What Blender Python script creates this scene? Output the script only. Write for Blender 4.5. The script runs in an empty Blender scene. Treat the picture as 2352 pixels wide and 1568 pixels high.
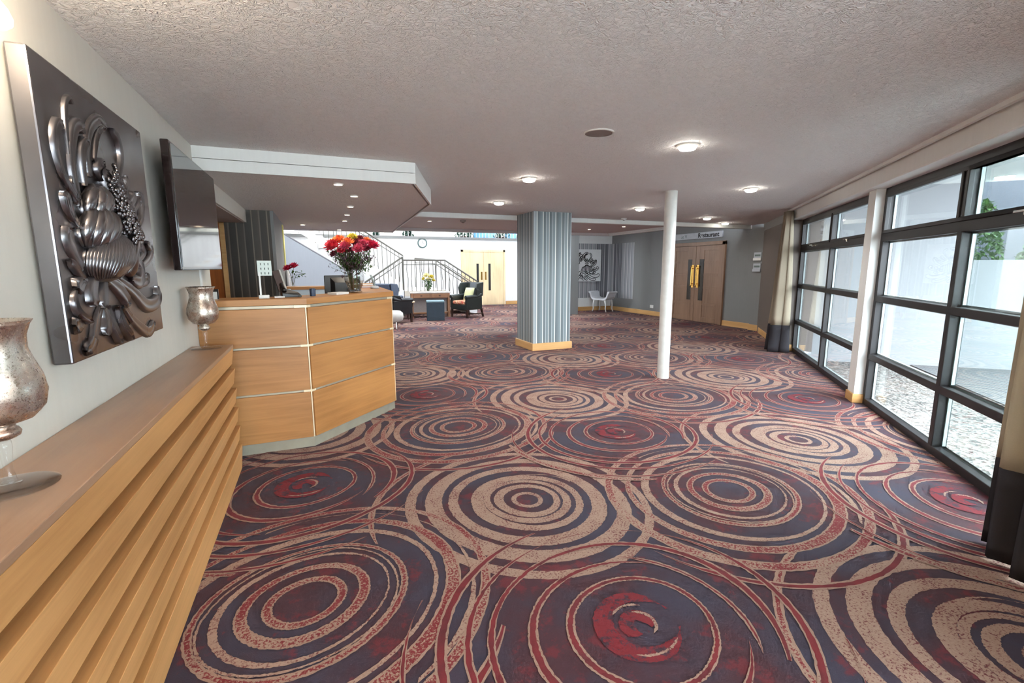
import bpy, bmesh, math, random
from mathutils import Vector, Matrix, noise
R = random.Random(7)
PI = math.pi
sc = bpy.context.scene
COL = sc.collection

# ---------------------------------------------------------------- helpers
class MB:
    def __init__(s): s.v = []; s.f = []; s.m = []
    def add(s, vs, fs, mi=0):
        o = len(s.v); s.v += [tuple(v) for v in vs]
        for f in fs: s.f.append(tuple(i + o for i in f)); s.m.append(mi)
        return s
    def box(s, x0, x1, y0, y1, z0, z1, mi=0):
        return s.add([(x0,y0,z0),(x1,y0,z0),(x1,y1,z0),(x0,y1,z0),(x0,y0,z1),(x1,y0,z1),(x1,y1,z1),(x0,y1,z1)],
            [(3,2,1,0),(4,5,6,7),(0,1,5,4),(1,2,6,5),(2,3,7,6),(3,0,4,7)], mi)
    def prism(s, poly, z0, z1, mi=0):
        a = sum(poly[i][0]*poly[(i+1)%len(poly)][1]-poly[(i+1)%len(poly)][0]*poly[i][1] for i in range(len(poly)))
        if a < 0: poly = poly[::-1]
        n = len(poly)
        vs = [(p[0],p[1],z0) for p in poly] + [(p[0],p[1],z1) for p in poly]
        fs = [tuple(range(n))[::-1], tuple(range(n, 2*n))] + [(i,(i+1)%n,n+(i+1)%n,n+i) for i in range(n)]
        return s.add(vs, fs, mi)
    def slab(s, a, b, t0, t1, z0, z1, mi=0):
        """wall piece along a->b, from offset t0 to t1 on the right-hand side"""
        a = Vector(a[:2]); b = Vector(b[:2]); d = (b-a).normalized(); n = Vector((d.y,-d.x))
        return s.prism([a+n*t0, b+n*t0, b+n*t1, a+n*t1], z0, z1, mi)
    def tube(s, pts, rad, seg=8, mi=0, cap=True, flat=1.0):
        pts = [Vector(p) for p in pts]; n = len(pts)
        if not isinstance(rad, (list, tuple)): rad = [rad]*n
        up = Vector((0,0,1)); rings = []
        prev = None
        for i, p in enumerate(pts):
            t = (pts[min(i+1,n-1)] - pts[max(i-1,0)])
            if t.length < 1e-9: t = Vector((0,0,1))
            t.normalize()
            if prev is None:
                u = t.cross(up)
                if u.length < 1e-3: u = t.cross(Vector((1,0,0)))
            else:
                u = prev - t*prev.dot(t)
            u.normalize(); prev = u
            w = t.cross(u)
            rings.append([p + (u*math.cos(2*PI*k/seg) + w*math.sin(2*PI*k/seg)*flat)*rad[i] for k in range(seg)])
        vs = [v for r in rings for v in r]
        fs = [(i*seg+k, i*seg+(k+1)%seg, (i+1)*seg+(k+1)%seg, (i+1)*seg+k) for i in range(n-1) for k in range(seg)]
        if cap: fs += [tuple(range(seg))[::-1], tuple(range((n-1)*seg, n*seg))]
        return s.add(vs, fs, mi)
    def lathe(s, prof, c=(0,0,0), seg=24, mi=0):
        n = len(prof)
        vs = [(c[0]+r*math.cos(2*PI*k/seg), c[1]+r*math.sin(2*PI*k/seg), c[2]+z) for r, z in prof for k in range(seg)]
        fs = [(i*seg+k, i*seg+(k+1)%seg, (i+1)*seg+(k+1)%seg, (i+1)*seg+k) for i in range(n-1) for k in range(seg)]
        return s.add(vs, fs, mi)
    def ball(s, c, r, seg=10, rings=6, mi=0):
        if not isinstance(r, (tuple, list)): r = (r,r,r)
        vs = []; 
        for i in range(rings+1):
            th = PI*i/rings
            for k in range(seg):
                vs.append((c[0]+r[0]*math.sin(th)*math.cos(2*PI*k/seg), c[1]+r[1]*math.sin(th)*math.sin(2*PI*k/seg), c[2]-r[2]*math.cos(th)))
        fs = [(i*seg+k, i*seg+(k+1)%seg, (i+1)*seg+(k+1)%seg, (i+1)*seg+k) for i in range(rings) for k in range(seg)]
        return s.add(vs, fs, mi)
    def xf(s, M):
        s.v = [tuple(M @ Vector(v)) for v in s.v]; return s
    def build(s, name, mat, parent=None, smooth=False, bevel=0, world=False, sub=0, solid=0, weld=False):
        me = bpy.data.meshes.new(name)
        vs = s.v
        if world and parent is not None:
            Mi = parent.matrix_basis.inverted(); vs = [tuple(Mi @ Vector(v)) for v in vs]
        me.from_pydata(vs, [], s.f)
        if weld:
            bm = bmesh.new(); bm.from_mesh(me); bmesh.ops.remove_doubles(bm, verts=bm.verts, dist=1e-5); bm.to_mesh(me); bm.free()
        for m in (mat if isinstance(mat, (list, tuple)) else [mat]): me.materials.append(m)
        if any(s.m) and not weld:
            me.polygons.foreach_set('material_index', s.m)
        if smooth:
            me.polygons.foreach_set('use_smooth', [True]*len(me.polygons))
        me.update()
        o = bpy.data.objects.new(name, me); COL.objects.link(o)
        if parent is not None: o.parent = parent
        if solid:
            m = o.modifiers.new('solid','SOLIDIFY'); m.thickness = solid
        if bevel:
            m = o.modifiers.new('bevel','BEVEL'); m.width = bevel; m.segments = 2; m.limit_method = 'ANGLE'; m.angle_limit = 0.7
        if sub:
            m = o.modifiers.new('sub','SUBSURF'); m.levels = sub; m.render_levels = sub
        return o

def tag(o, label=None, cat=None, group=None, kind=None):
    if label: o['label'] = label
    if cat: o['category'] = cat
    if group: o['group'] = group
    if kind: o['kind'] = kind
    return o
def thing(name, label, cat, loc=(0,0,0), rz=0, group=None, kind=None):
    o = bpy.data.objects.new(name, None); COL.objects.link(o)
    o.location = loc; o.rotation_euler = (0,0,rz); o.empty_display_size = 0.05
    o.matrix_basis = Matrix.Translation(loc) @ Matrix.Rotation(rz, 4, 'Z')
    return tag(o, label, cat, group, kind)
def kids(o): return [c for c in bpy.data.objects if c.parent == o]
def dup(o, loc=None, rz=None, label=None, group=None, parent=None):
    c = o.copy(); COL.objects.link(c)
    if parent is not None: c.parent = parent
    if loc is not None: c.location = loc
    if rz is not None: c.rotation_euler = (0,0,rz)
    if label: c['label'] = label
    if group: c['group'] = group
    for k in kids(o):
        dup(k, parent=c)
    return c

# ---------------------------------------------------------------- materials
def lin(c):
    c = c/255.0
    return c/12.92 if c <= 0.04045 else ((c+0.055)/1.055)**2.4
def rgb(r, g, b): return (lin(r), lin(g), lin(b), 1)
class NT:
    def __init__(s, name):
        s.mat = bpy.data.materials.new(name); s.mat.use_nodes = True
        s.t = s.mat.node_tree; s.n = s.t.nodes; s.n.clear()
        s.out = s.n.new('ShaderNodeOutputMaterial')
    def new(s, t, **k):
        n = s.n.new('ShaderNode'+t)
        for a, b in k.items(): setattr(n, a, b)
        return n
    def link(s, a, b): s.t.links.new(a, b)
    def pos(s, scale=(1,1,1), obj=False):
        if obj:
            g = s.new('TexCoord').outputs['Object']
        else:
            g = s.new('NewGeometry').outputs['Position']
        m = s.new('VectorMath', operation='MULTIPLY'); s.link(g, m.inputs[0]); m.inputs[1].default_value = scale
        return m.outputs[0]
    def noise(s, vec, scale=5, detail=2, rough=0.5, dist=0, dim='3D'):
        n = s.new('TexNoise'); n.noise_dimensions = dim
        if dim == '1D': s.link(vec, n.inputs['W'])
        else: s.link(vec, n.inputs['Vector'])
        n.inputs['Scale'].default_value = scale; n.inputs['Detail'].default_value = detail
        n.inputs['Roughness'].default_value = rough; n.inputs['Distortion'].default_value = dist
        return n.outputs['Fac']
    def ramp(s, fac, stops, interp='LINEAR'):
        r = s.new('ValToRGB'); r.color_ramp.interpolation = interp
        e = r.color_ramp.elements
        while len(e) > 1: e.remove(e[-1])
        e[0].position = stops[0][0]; e[0].color = stops[0][1]
        for p, c in stops[1:]:
            x = e.new(p); x.color = c
        s.link(fac, r.inputs['Fac'])
        return r.outputs['Color']
    def mix(s, fac, a, b):
        m = s.new('Mix', data_type='RGBA')
        for i, v in ((0, fac), (6, a), (7, b)):
            if hasattr(v, 'links'): s.link(v, m.inputs[i])
            else: m.inputs[i].default_value = v
        return m.outputs[2]
    def math(s, op, a, b=0.0, c=None):
        m = s.new('Math', operation=op)
        for i, v in enumerate((a, b) if c is None else (a, b, c)):
            if hasattr(v, 'links'): s.link(v, m.inputs[i])
            else: m.inputs[i].default_value = v
        return m.outputs[0]
    def bsdf(s, col, rough=0.5, metal=0.0, bump=None, bs=0.2, bd=0.01, **k):
        p = s.new('BsdfPrincipled')
        for nm, v in (('Base Color', col), ('Roughness', rough), ('Metallic', metal)):
            if hasattr(v, 'links'): s.link(v, p.inputs[nm])
            else: p.inputs[nm].default_value = v
        for nm, v in k.items(): p.inputs[nm.replace('_',' ')].default_value = v
        if bump is not None:
            b = s.new('Bump'); s.link(bump, b.inputs['Height']); b.inputs['Strength'].default_value = bs; b.inputs['Distance'].default_value = bd
            s.link(b.outputs[0], p.inputs['Normal'])
        s.link(p.outputs[0], s.out.inputs['Surface'])
        return s.mat

def plain(name, col, rough=0.5, metal=0.0, var=0.06, scale=12, bump=0.0, **k):
    t = NT(name); v = t.noise(t.pos(), scale, 3)
    d = tuple(c*(1-var) for c in col[:3])+(1,); l = tuple(min(1,c*(1+var)) for c in col[:3])+(1,)
    c = t.ramp(v, [(0.3, d), (0.7, l)])
    return t.bsdf(c, rough, metal, bump=(v if bump else None), bs=bump, **k)
def emit(name, col, s):
    t = NT(name); e = t.new('Emission'); e.inputs[0].default_value = col; e.inputs[1].default_value = s
    t.link(e.outputs[0], t.out.inputs[0]); return t.mat
def oak(name, a, b, scl, rough=0.42):
    t = NT(name)
    g = t.noise(t.pos(scl), 1.0, 6, 0.62, 0.6)
    f = t.noise(t.pos(tuple(x*5 for x in scl)), 1.0, 3, 0.6)
    big = t.noise(t.pos(tuple(min(x,3)*0.8 for x in scl)), 1.0, 2)
    c = t.ramp(g, [(0.3, a), (0.5, tuple((x+y)/2 for x, y in zip(a,b))), (0.72, b)])
    c2 = t.mix(t.math('MULTIPLY', f, 0.35), c, tuple(x*0.72 for x in a[:3])+(1,))
    c3 = t.mix(t.ramp(big, [(0.4,(0,0,0,1)),(0.65,(0.5,0.5,0.5,1))]), c2, tuple(min(1,x*1.15) for x in b[:3])+(1,))
    return t.bsdf(c3, rough, 0, bump=f, bs=0.12, bd=0.002)
OA, OB = rgb(150,99,52), rgb(186,131,76)
m_oak_board_lit = oak('oak_board_lit', rgb(184,130,76), rgb(216,162,104), (26,1.3,26))  # same oak as the desk, lightened to make up for weaker light
m_oak_h = oak('oak_horizontal', OA, OB, (1.3,1.3,26))
m_oak_y = oak('oak_lengthwise', OA, OB, (26,1.3,26))
m_oak_top = oak('oak_top_reflect', rgb(150,112,86), rgb(172,136,108), (24,1.6,24), 0.3)  # paler pinkish oak, the wall's reflection put into the tone
m_oak_v = oak('oak_door', rgb(124,94,72), rgb(150,118,94), (24,24,1.3))
m_oak_pale = oak('oak_pale_door', rgb(226,196,150), rgb(240,218,178), (24,24,1.3))
m_oak_base = oak('oak_skirting', rgb(190,140,80), rgb(222,176,116), (1.3,1.3,26))
m_orange = oak('orange_wood', rgb(150,78,22), rgb(186,100,36), (20,20,1.2))
m_groove = plain('groove_oak', rgb(128,84,40), 0.6)

def mk_ceiling():
    t = NT('stippled_ceiling'); p = t.pos()
    w = t.new('TexNoise'); t.link(p, w.inputs['Vector']); w.inputs['Scale'].default_value = 14; w.inputs['Detail'].default_value = 2
    mx = t.new('VectorMath', operation='MULTIPLY_ADD'); t.link(w.outputs['Color'], mx.inputs[0]); mx.inputs[1].default_value = (0.05,0.05,0.05); t.link(p, mx.inputs[2])
    v = t.noise(mx.outputs[0], 34, 3, 0.55, 1.4)
    r = t.ramp(v, [(0.42,(0,0,0,1)),(0.56,(1,1,1,1)),(0.66,(0.6,0.6,0.6,1))])
    c = t.mix(v, rgb(232,228,226), rgb(242,239,237))
    return t.bsdf(c, 0.75, 0, bump=r, bs=0.75, bd=0.012)
m_ceil = mk_ceiling()
def mk_wall(name, col, k=1.0):
    t = NT(name); s = t.noise(t.pos((9,9,0.7)), 3, 4, 0.6); f = t.noise(t.pos((60,60,14)), 3, 2)
    c = t.mix(s, tuple(x*0.94 for x in col[:3])+(1,), tuple(min(1,x*1.04) for x in col[:3])+(1,))
    return t.bsdf(c, 0.6, 0, bump=f, bs=0.08*k, bd=0.004)
m_wall = mk_wall('cream_wallpaper', rgb(218,214,204))
m_white = mk_wall('white_paint', rgb(226,228,226), 0.3)
m_grey = mk_wall('grey_wall', rgb(128,129,129), 0.4)
m_soffit = mk_wall('soffit_paint', rgb(196,186,184), 0.4)
m_taupe = mk_wall('taupe_wall', rgb(106,96,90), 0.4)  # wall past the far curtain, darker and browner than its neighbours
m_bright = mk_wall('atrium_white', rgb(244,245,246), 0.2)
m_greyw = mk_wall('stair_side_grey', rgb(178,184,192), 0.2)
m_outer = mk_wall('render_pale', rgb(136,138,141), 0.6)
m_neigh = mk_wall('slate_blue_render', rgb(46,51,62), 0.6)

def mk_stripe(name, off, scale, cols, horiz=(1,1,0), rough=0.5):
    """vertical stripes: bands of slate and silver with thin pale lines between them"""
    t = NT(name)
    p = t.new('VectorMath', operation='DOT_PRODUCT'); g = t.new('NewGeometry'); t.link(g.outputs['Position'], p.inputs[0]); p.inputs[1].default_value = horiz
    x = t.math('ADD', t.math('MULTIPLY', p.outputs['Value'], scale), off)
    cell = t.math('FLOOR', x); fr = t.math('SUBTRACT', x, cell)
    wn = t.new('TexWhiteNoise'); wn.noise_dimensions = '1D'; t.link(cell, wn.inputs['W']); rnd = wn.outputs['Value']
    band = t.mix(t.ramp(fr, [(0.0,(0,0,0,1)),(0.5,(0.35,0.35,0.35,1)),(1.0,(1,1,1,1))]), cols[0], cols[1])
    lite = t.mix(t.ramp(fr, [(0.0,(0,0,0,1)),(0.5,(1,1,1,1)),(1.0,(0,0,0,1))]), cols[1], cols[2])
    c = t.mix(t.math('GREATER_THAN', rnd, 0.66), band, lite)
    w = t.math('MULTIPLY_ADD', rnd, 0.16, 0.06)
    line = t.math('LESS_THAN', fr, w)
    c = t.mix(line, c, cols[3])
    l2 = t.math('MULTIPLY', t.math('GREATER_THAN', fr, 0.52), t.math('LESS_THAN', fr, 0.60)); l2 = t.math('MULTIPLY', l2, t.math('LESS_THAN', rnd, 0.35))
    c = t.mix(l2, c, cols[2])
    return t.bsdf(c, rough, 0)
m_stripe = mk_stripe('striped_wallpaper', 3.3, 8.6, (rgb(98,108,112), rgb(132,146,152), rgb(186,194,198), rgb(226,228,224)))
m_stripe_b = mk_stripe('striped_wallpaper_back', 11.7, 6.5, (rgb(96,98,104), rgb(122,124,130), rgb(166,168,172), rgb(204,204,204)))
m_stripe_shade = mk_stripe('striped_wallpaper_shaded', 5.1, 5.6, (rgb(44,40,34), rgb(72,64,56), rgb(122,111,97), rgb(106,96,85)))  # same striped paper, darkened so its colour carries the unlit office

def mk_carpet():
    t = NT('carpet_ground'); p = t.pos()
    big = t.noise(p, 1.7, 4, 0.6); med = t.noise(t.pos((1,1,1)), 7, 5, 0.7); fine = t.noise(p, 260, 2)
    c = t.ramp(big, [(0.38, rgb(54,48,66)), (0.48, rgb(58,42,56)), (0.57, rgb(66,32,42))])
    red = t.ramp(t.math('ADD', t.math('MULTIPLY', med, 0.7), t.math('MULTIPLY', big, 0.3)), [(0.54,(0,0,0,1)),(0.60,(0.75,0.75,0.75,1))])
    c = t.mix(red, c, rgb(104,26,36))
    c = t.mix(t.math('MULTIPLY', fine, 0.18), c, rgb(30,22,30))
    return t.bsdf(c, 0.95, 0, bump=fine, bs=0.3, bd=0.003, Sheen_Weight=0.03), None
m_carpet = mk_carpet()[0]
def mk_ring(name, edge):
    t = NT(name); p = t.pos()
    sp = t.noise(p, 95, 3, 0.7); big = t.noise(p, 2.1, 2, 0.5); fine = t.noise(p, 260, 2); sh = t.noise(p, 9, 3)
    thr = t.math('ADD', sp, t.math('MULTIPLY', big, 0.5))
    beige = rgb(150,121,106); red = rgb(116,26,34)
    if edge:
        c = t.ramp(t.math('ADD', sp, t.math('MULTIPLY', sh, 0.2)), [(0.43, rgb(94,40,42)), (0.50, beige)])
    elif name == 'carpet_red':
        c = t.ramp(sh, [(0.3, rgb(88,24,32)), (0.6, rgb(116,28,36))])
    else:
        c = t.ramp(thr, [(0.66, red), (0.76, rgb(120,50,48)), (0.79, beige), (0.9, rgb(158,130,114))])
    if name == 'carpet_beige':
        c = t.ramp(t.math('ADD', sp, t.math('MULTIPLY', sh, 0.35)), [(0.55, rgb(102,46,48)), (0.62, beige), (0.82, rgb(160,132,116))])
    c = t.mix(t.math('MULTIPLY', fine, 0.15), c, rgb(60,40,40))
    return t.bsdf(c, 0.95, 0, bump=fine, bs=0.3, bd=0.003, Sheen_Weight=0.02)
def mk_blotch():
    t = NT('carpet_blotch'); p = t.pos(); a = t.noise(p, 16, 5, 0.75); fine = t.noise(p, 260, 2)
    c = t.ramp(a, [(0.42, rgb(62,40,52)), (0.50, rgb(112,26,36))])
    return t.bsdf(c, 0.95, 0, bump=fine, bs=0.3, bd=0.003)
m_r_blotch = mk_blotch()
m_r_edge = mk_ring('carpet_edge', True); m_r_mix = mk_ring('carpet_mixed', False); m_r_red = mk_ring('carpet_red', False); m_r_beige = mk_ring('carpet_beige', False)

m_black = plain('black_plastic', rgb(26,26,28), 0.35)
m_frame = plain('dark_window_frame', rgb(30,27,29), 0.45, 0.0, 0.03)
m_lit_edge = plain('lit_frame_edge', rgb(170,182,184), 0.4)  # pale tone paints the daylight caught by the dark frame outside the glass
m_alu = plain('brushed_aluminium', rgb(176,166,146), 0.42, 0.55)
m_alu_l = plain('pale_bracket', rgb(232,214,180), 0.4, 0.2)
m_plinth = plain('plinth_metal', rgb(158,152,136), 0.4, 0.35)
m_chrome = plain('chrome', rgb(210,210,205), 0.15, 1.0)
m_brass = plain('brass', rgb(214,170,92), 0.2, 1.0)
m_paintedcol = plain('painted_column', rgb(218,218,214), 0.35)
m_screen = plain('tv_screen', rgb(30,30,32), 0.06, 0.0, 0.0, Specular_IOR_Level=1.0)
m_screen.node_tree.nodes['Principled BSDF'].inputs['IOR'].default_value = 1.75
m_darkglass = plain('dark_glazing', rgb(34,26,24), 0.15, 0.0, 0.02)
m_bezel = plain('tv_bezel', rgb(34,26,26), 0.12)
m_lamp = emit('lamp_glow', (1.0,0.95,0.84,1), 34)
m_lampw = emit('halogen_glow', (1.0,0.84,0.62,1), 40)
m_sconce = emit('sconce_glow', (1.0,0.9,0.76,1), 1.6)
m_lamprim = plain('lamp_rim', rgb(225,222,215), 0.3)
m_vent = plain('speaker_grille', rgb(128,116,112), 0.6)
m_leather = plain('dark_green_leather', rgb(34,40,38), 0.4, 0, 0.15)
m_leather_b = plain('black_leather', rgb(24,25,28), 0.4, 0, 0.12)
m_leather_in = plain('grey_leather', rgb(84,90,98), 0.45, 0, 0.1)
m_teal = plain('teal_vinyl', rgb(36,54,68), 0.45, 0, 0.08)
m_teal_t = plain('teal_vinyl_top', rgb(120,146,156), 0.4, 0, 0.05)
m_cush = plain('green_cushion', rgb(206,208,160), 0.8)
m_darkwood = plain('dark_wood', rgb(52,34,28), 0.4)
m_consw = oak('console_wood', rgb(132,88,58), rgb(164,116,80), (2,2,20))
m_whitepl = plain('white_plastic', rgb(228,228,224), 0.4, 0, 0.02)
m_whitefab = plain('white_fabric', rgb(214,216,220), 0.8, 0, 0.04)
m_greyfab = plain('grey_fabric', rgb(96,94,96), 0.8, 0, 0.05)
m_green = plain('leaf_green', rgb(62,96,44), 0.6, 0, 0.3, 40)
m_dkgreen = plain('bush_green', rgb(40,78,66), 0.7, 0, 0.35, 30)
m_stem = plain('plant_stem', rgb(84,84,52), 0.6)
m_twig = plain('dry_twig', rgb(96,76,84), 0.7, 0, 0.3, 60)
def mk_floral():
    t = NT('floral_fabric'); v = t.new('TexVoronoi'); t.link(t.pos(), v.inputs['Vector']); v.inputs['Scale'].default_value = 22
    c = t.ramp(v.outputs['Color'], [(0.2, rgb(190,70,50)), (0.5, rgb(225,190,150)), (0.8, rgb(150,50,40))])
    return t.bsdf(c, 0.8)
m_floral = mk_floral()
def petal_mat(name, a, b):
    t = NT(name); v = t.noise(t.pos(), 35, 3); c = t.ramp(v, [(0.35, a), (0.65, b)]); return t.bsdf(c, 0.6)
m_pet = {'red': petal_mat('petal_red', rgb(196,30,52), rgb(226,70,84)), 'orange': petal_mat('petal_orange', rgb(226,90,50), rgb(246,150,80)),
    'yellow': petal_mat('petal_yellow', rgb(190,170,40), rgb(230,210,90)), 'pink': petal_mat('petal_pink', rgb(190,50,84), rgb(222,96,120)),
    'maroon': petal_mat('petal_maroon', rgb(110,24,40), rgb(150,44,60)), 'cream': petal_mat('petal_cream', rgb(240,226,150), rgb(250,240,200)),
    'crimson': petal_mat('petal_crimson', rgb(180,16,60), rgb(220,40,86))}
def glassmat(name, tint, f_mul=1.0, rough=0.0, base=0.02):
    t = NT(name)
    tr = t.new('BsdfTransparent'); tr.inputs[0].default_value = tint
    gl = t.new('BsdfGlossy'); gl.inputs['Roughness'].default_value = rough; gl.inputs[0].default_value = (1,1,1,1)
    fr = t.new('LayerWeight'); fr.inputs[0].default_value = 0.5
    f = t.math('POWER', fr.outputs['Facing'], 5.0)
    f = t.math('MULTIPLY_ADD', f, f_mul, 0.04+base)
    f = t.math('MINIMUM', f, 1.0)
    mx = t.new('MixShader'); t.link(f, mx.inputs[0]); t.link(tr.outputs[0], mx.inputs[1]); t.link(gl.outputs[0], mx.inputs[2])
    t.link(mx.outputs[0], t.out.inputs[0]); return t.mat
m_glass = glassmat('window_glass', (0.95,0.975,0.97,1), 1.0, 0.0, -0.008)
m_vglass = glassmat('clear_glass', (0.985,0.99,0.99,1), 0.9, 0.02, -0.005)
def mk_mercury():
    t = NT('mercury_glass'); p = t.pos()
    n = t.noise(p, 70, 5, 0.75); n2 = t.noise(p, 190, 3, 0.7); b = t.noise(p, 12, 3)
    m = t.math('ADD', t.math('MULTIPLY', n, 0.6), t.math('MULTIPLY', n2, 0.4))
    spk = t.ramp(m, [(0.385,(1,1,1,1)),(0.43,(0,0,0,1))])
    c = t.ramp(b, [(0.35, rgb(168,140,124)), (0.6, rgb(208,200,188))])
    c = t.mix(spk, c, rgb(96,72,60))
    ro = t.ramp(m, [(0.38,(0.5,0.5,0.5,1)),(0.62,(0.14,0.14,0.14,1))])
    return t.bsdf(c, ro, 0.88, bump=n2, bs=0.12, bd=0.002)
m_merc = mk_mercury()
def mk_pewter():
    t = NT('pewter_relief'); p = t.pos(); n = t.noise(t.pos((3,2,2)), 1.5, 2); n3 = t.noise(t.pos((2,2,2)), 2, 2)
    c = t.ramp(n, [(0.35, rgb(112,109,111)), (0.65, rgb(136,133,135))])
    r = t.ramp(n3, [(0.3,(0.26,0.26,0.26,1)),(0.7,(0.32,0.32,0.32,1))])
    return t.bsdf(c, r, 0.95)
m_pewter = mk_pewter()
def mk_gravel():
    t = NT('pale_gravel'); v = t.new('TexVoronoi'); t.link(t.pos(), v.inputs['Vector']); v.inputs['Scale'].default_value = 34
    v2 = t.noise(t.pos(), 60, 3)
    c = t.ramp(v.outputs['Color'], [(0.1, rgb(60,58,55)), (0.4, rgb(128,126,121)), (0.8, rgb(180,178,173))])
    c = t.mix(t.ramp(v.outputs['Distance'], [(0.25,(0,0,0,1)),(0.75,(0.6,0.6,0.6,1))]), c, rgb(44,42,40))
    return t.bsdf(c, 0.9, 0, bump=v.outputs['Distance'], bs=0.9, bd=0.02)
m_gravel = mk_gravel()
def mk_paving():
    t = NT('white_paving'); b = t.new('TexBrick'); mp = t.new('Mapping'); t.link(t.new('NewGeometry').outputs['Position'], mp.inputs[0]); mp.inputs['Rotation'].default_value = (0,0,-0.84)
    t.link(mp.outputs[0], b.inputs['Vector']); b.inputs['Scale'].default_value = 5; b.inputs['Mortar Size'].default_value = 0.03
    b.inputs['Color1'].default_value = rgb(120,121,122); b.inputs['Color2'].default_value = rgb(112,114,116); b.inputs['Mortar'].default_value = rgb(72,74,76)
    return t.bsdf(b.outputs['Color'], 0.8)
m_paving = mk_paving()
def mk_curtain(name, col, tr=0.25):
    t = NT(name); w = t.noise(t.pos((220,220,220)), 1, 2); c = t.mix(w, tuple(x*0.9 for x in col[:3])+(1,), col)
    d = t.new('BsdfDiffuse'); t.link(c, d.inputs[0]); tl = t.new('BsdfTranslucent'); t.link(c, tl.inputs[0])
    mx = t.new('MixShader'); mx.inputs[0].default_value = tr; t.link(d.outputs[0], mx.inputs[1]); t.link(tl.outputs[0], mx.inputs[2]); t.link(mx.outputs[0], t.out.inputs[0])
    return t.mat
m_cur = mk_curtain('linen_curtain', rgb(190,178,158), 0.3)
m_curd = mk_curtain('charcoal_band', rgb(62,60,64), 0.05)
def mk_notice():
    t = NT('pale_notice'); return t.bsdf(rgb(214,228,220), 0.6)
m_notice = plain('pale_notice', rgb(216,228,222), 0.6, 0, 0.02)
m_yellow = plain('yellow_card', rgb(214,208,120), 0.6, 0, 0.04)
m_ink = plain('grey_ink', rgb(110,124,120), 0.7, 0, 0.02)
m_dkink = plain('black_ink', rgb(28,26,28), 0.7, 0, 0.02)
m_bluecloth = plain('pale_blue_panel', rgb(206,222,234), 0.5, 0, 0.04)
m_bluewin = plain('blue_glazing', rgb(60,110,150), 0.2, 0, 0.25, 2)
m_cream = plain('cream_facade', rgb(240,236,220), 0.7, 0, 0.04, 1)
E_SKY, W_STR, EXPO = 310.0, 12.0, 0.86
# ---------------------------------------------------------------- room frame
W1 = Vector((3.952, 1.538)); AW = math.radians(41.52)
DR = Vector((math.sin(AW), math.cos(AW))); NN = Vector((math.cos(AW), -math.sin(AW)))
RZW = math.radians(90) - AW
def WP(s, n): return W1 + DR*s + NN*n
def wside(x, y): return (Vector((x,y)) - W1).dot(NN)
H = 2.326
def struct(name, mb, mat, label=None, cat=None, **k):
    o = mb.build(name, mat, **k); o['kind'] = 'structure'
    if label: o['label'] = label
    if cat: o['category'] = cat
    return o

# carpet ---------------------------------------------------------------
cp = MB()
a = WP(-7.1, 0.0); b = WP(8.2, 0.0)
poly = [(-3.2,-2.6), (WP(-5.5,0).x, -2.6), tuple(WP(-5.5,0)), tuple(WP(7.9,0)), (9.25, 7.6), (9.25, 17.2), (-3.2, 17.2)]
vs = [(p[0],p[1],0.0) for p in poly] + [(p[0],p[1],-0.06) for p in poly]; n = len(poly)
cp.add(vs, [tuple(range(n)), tuple(range(n,2*n))[::-1]] + [(i,n+i,n+(i+1)%n,(i+1)%n) for i in range(n)], 0)
cnt = [0, 0]
def ring(cx, cy, ro, ri, st, off=(0,0), a0=0, a1=360, seed=0, el=0.03, rot=0.5):
    dist = math.hypot(cx, cy)
    full = abs(a1-a0) >= 359
    N = int((200 if dist < 3.2 else 130 if dist < 5.5 else 70 if dist < 9 else 44)*abs(a1-a0)/360)+2
    cnt[0] += 1; z = 0.0004 + 0.000012*(cnt[0]*9 + cnt[1])
    e = 0.0075
    if st == 'beige': bands = [(0,1,1)]
    elif st == 'blotch': bands = [(0,1,5)]
    else:
        w = ro-ri; q = min(0.3, e/max(w,1e-3)); bands = [(0,q,2),(q,1-q,3 if st=='mix' else 4),(1-q,1,2)]
    jag = 0.0026 if dist < 5 else 0.0
    def P(t, ang, j):
        k = 1 + el*math.cos(2*(ang-rot)) + 0.010*math.sin(3*ang+seed)
        taper = 1.0
        if not full:
            f = (ang-math.radians(a0))/(math.radians(a1-a0)); taper = min(1.0, 6*min(f,1-f)+0.08)
        mid = (ro+ri)/2; r_o = mid+(ro-mid)*taper; r_i = mid+(ri-mid)*taper
        r = r_i + (r_o-r_i)*t
        if j: r += R.uniform(-jag, jag)*taper
        ox, oy = off[0]*(1-t), off[1]*(1-t)
        return (cx + ox + r*k*math.cos(ang), cy + oy + r*k*math.sin(ang), z)
    rows = []
    edges = sorted({b for x in bands for b in x[:2]})
    for t in edges:
        rows.append([P(t, math.radians(a0 + (a1-a0)*i/N), t in (0,1) or True) for i in range(N+(0 if full else 1))])
    vid = {}
    for bi, (t0, t1, mi) in enumerate(bands):
        r0, r1 = rows[edges.index(t0)], rows[edges.index(t1)]
        m = len(r0)
        for i in range(N):
            j = (i+1) % m
            q4 = [r0[i], r1[i], r1[j], r0[j]]
            c = (sum(v[0] for v in q4)/4, sum(v[1] for v in q4)/4)
            if c[1] < -0.6 or c[0] < -1.2 or any(wside(v[0], v[1]) > -0.01 for v in q4) or c[0] > 9.05 or c[1] > 16.9: continue
            cp.add(q4, [(0,1,2,3)], mi)
A0 = Vector((1.124, 2.489)); U = Vector((2.49, 0.06)); V = Vector((1.232, 1.925))
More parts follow.
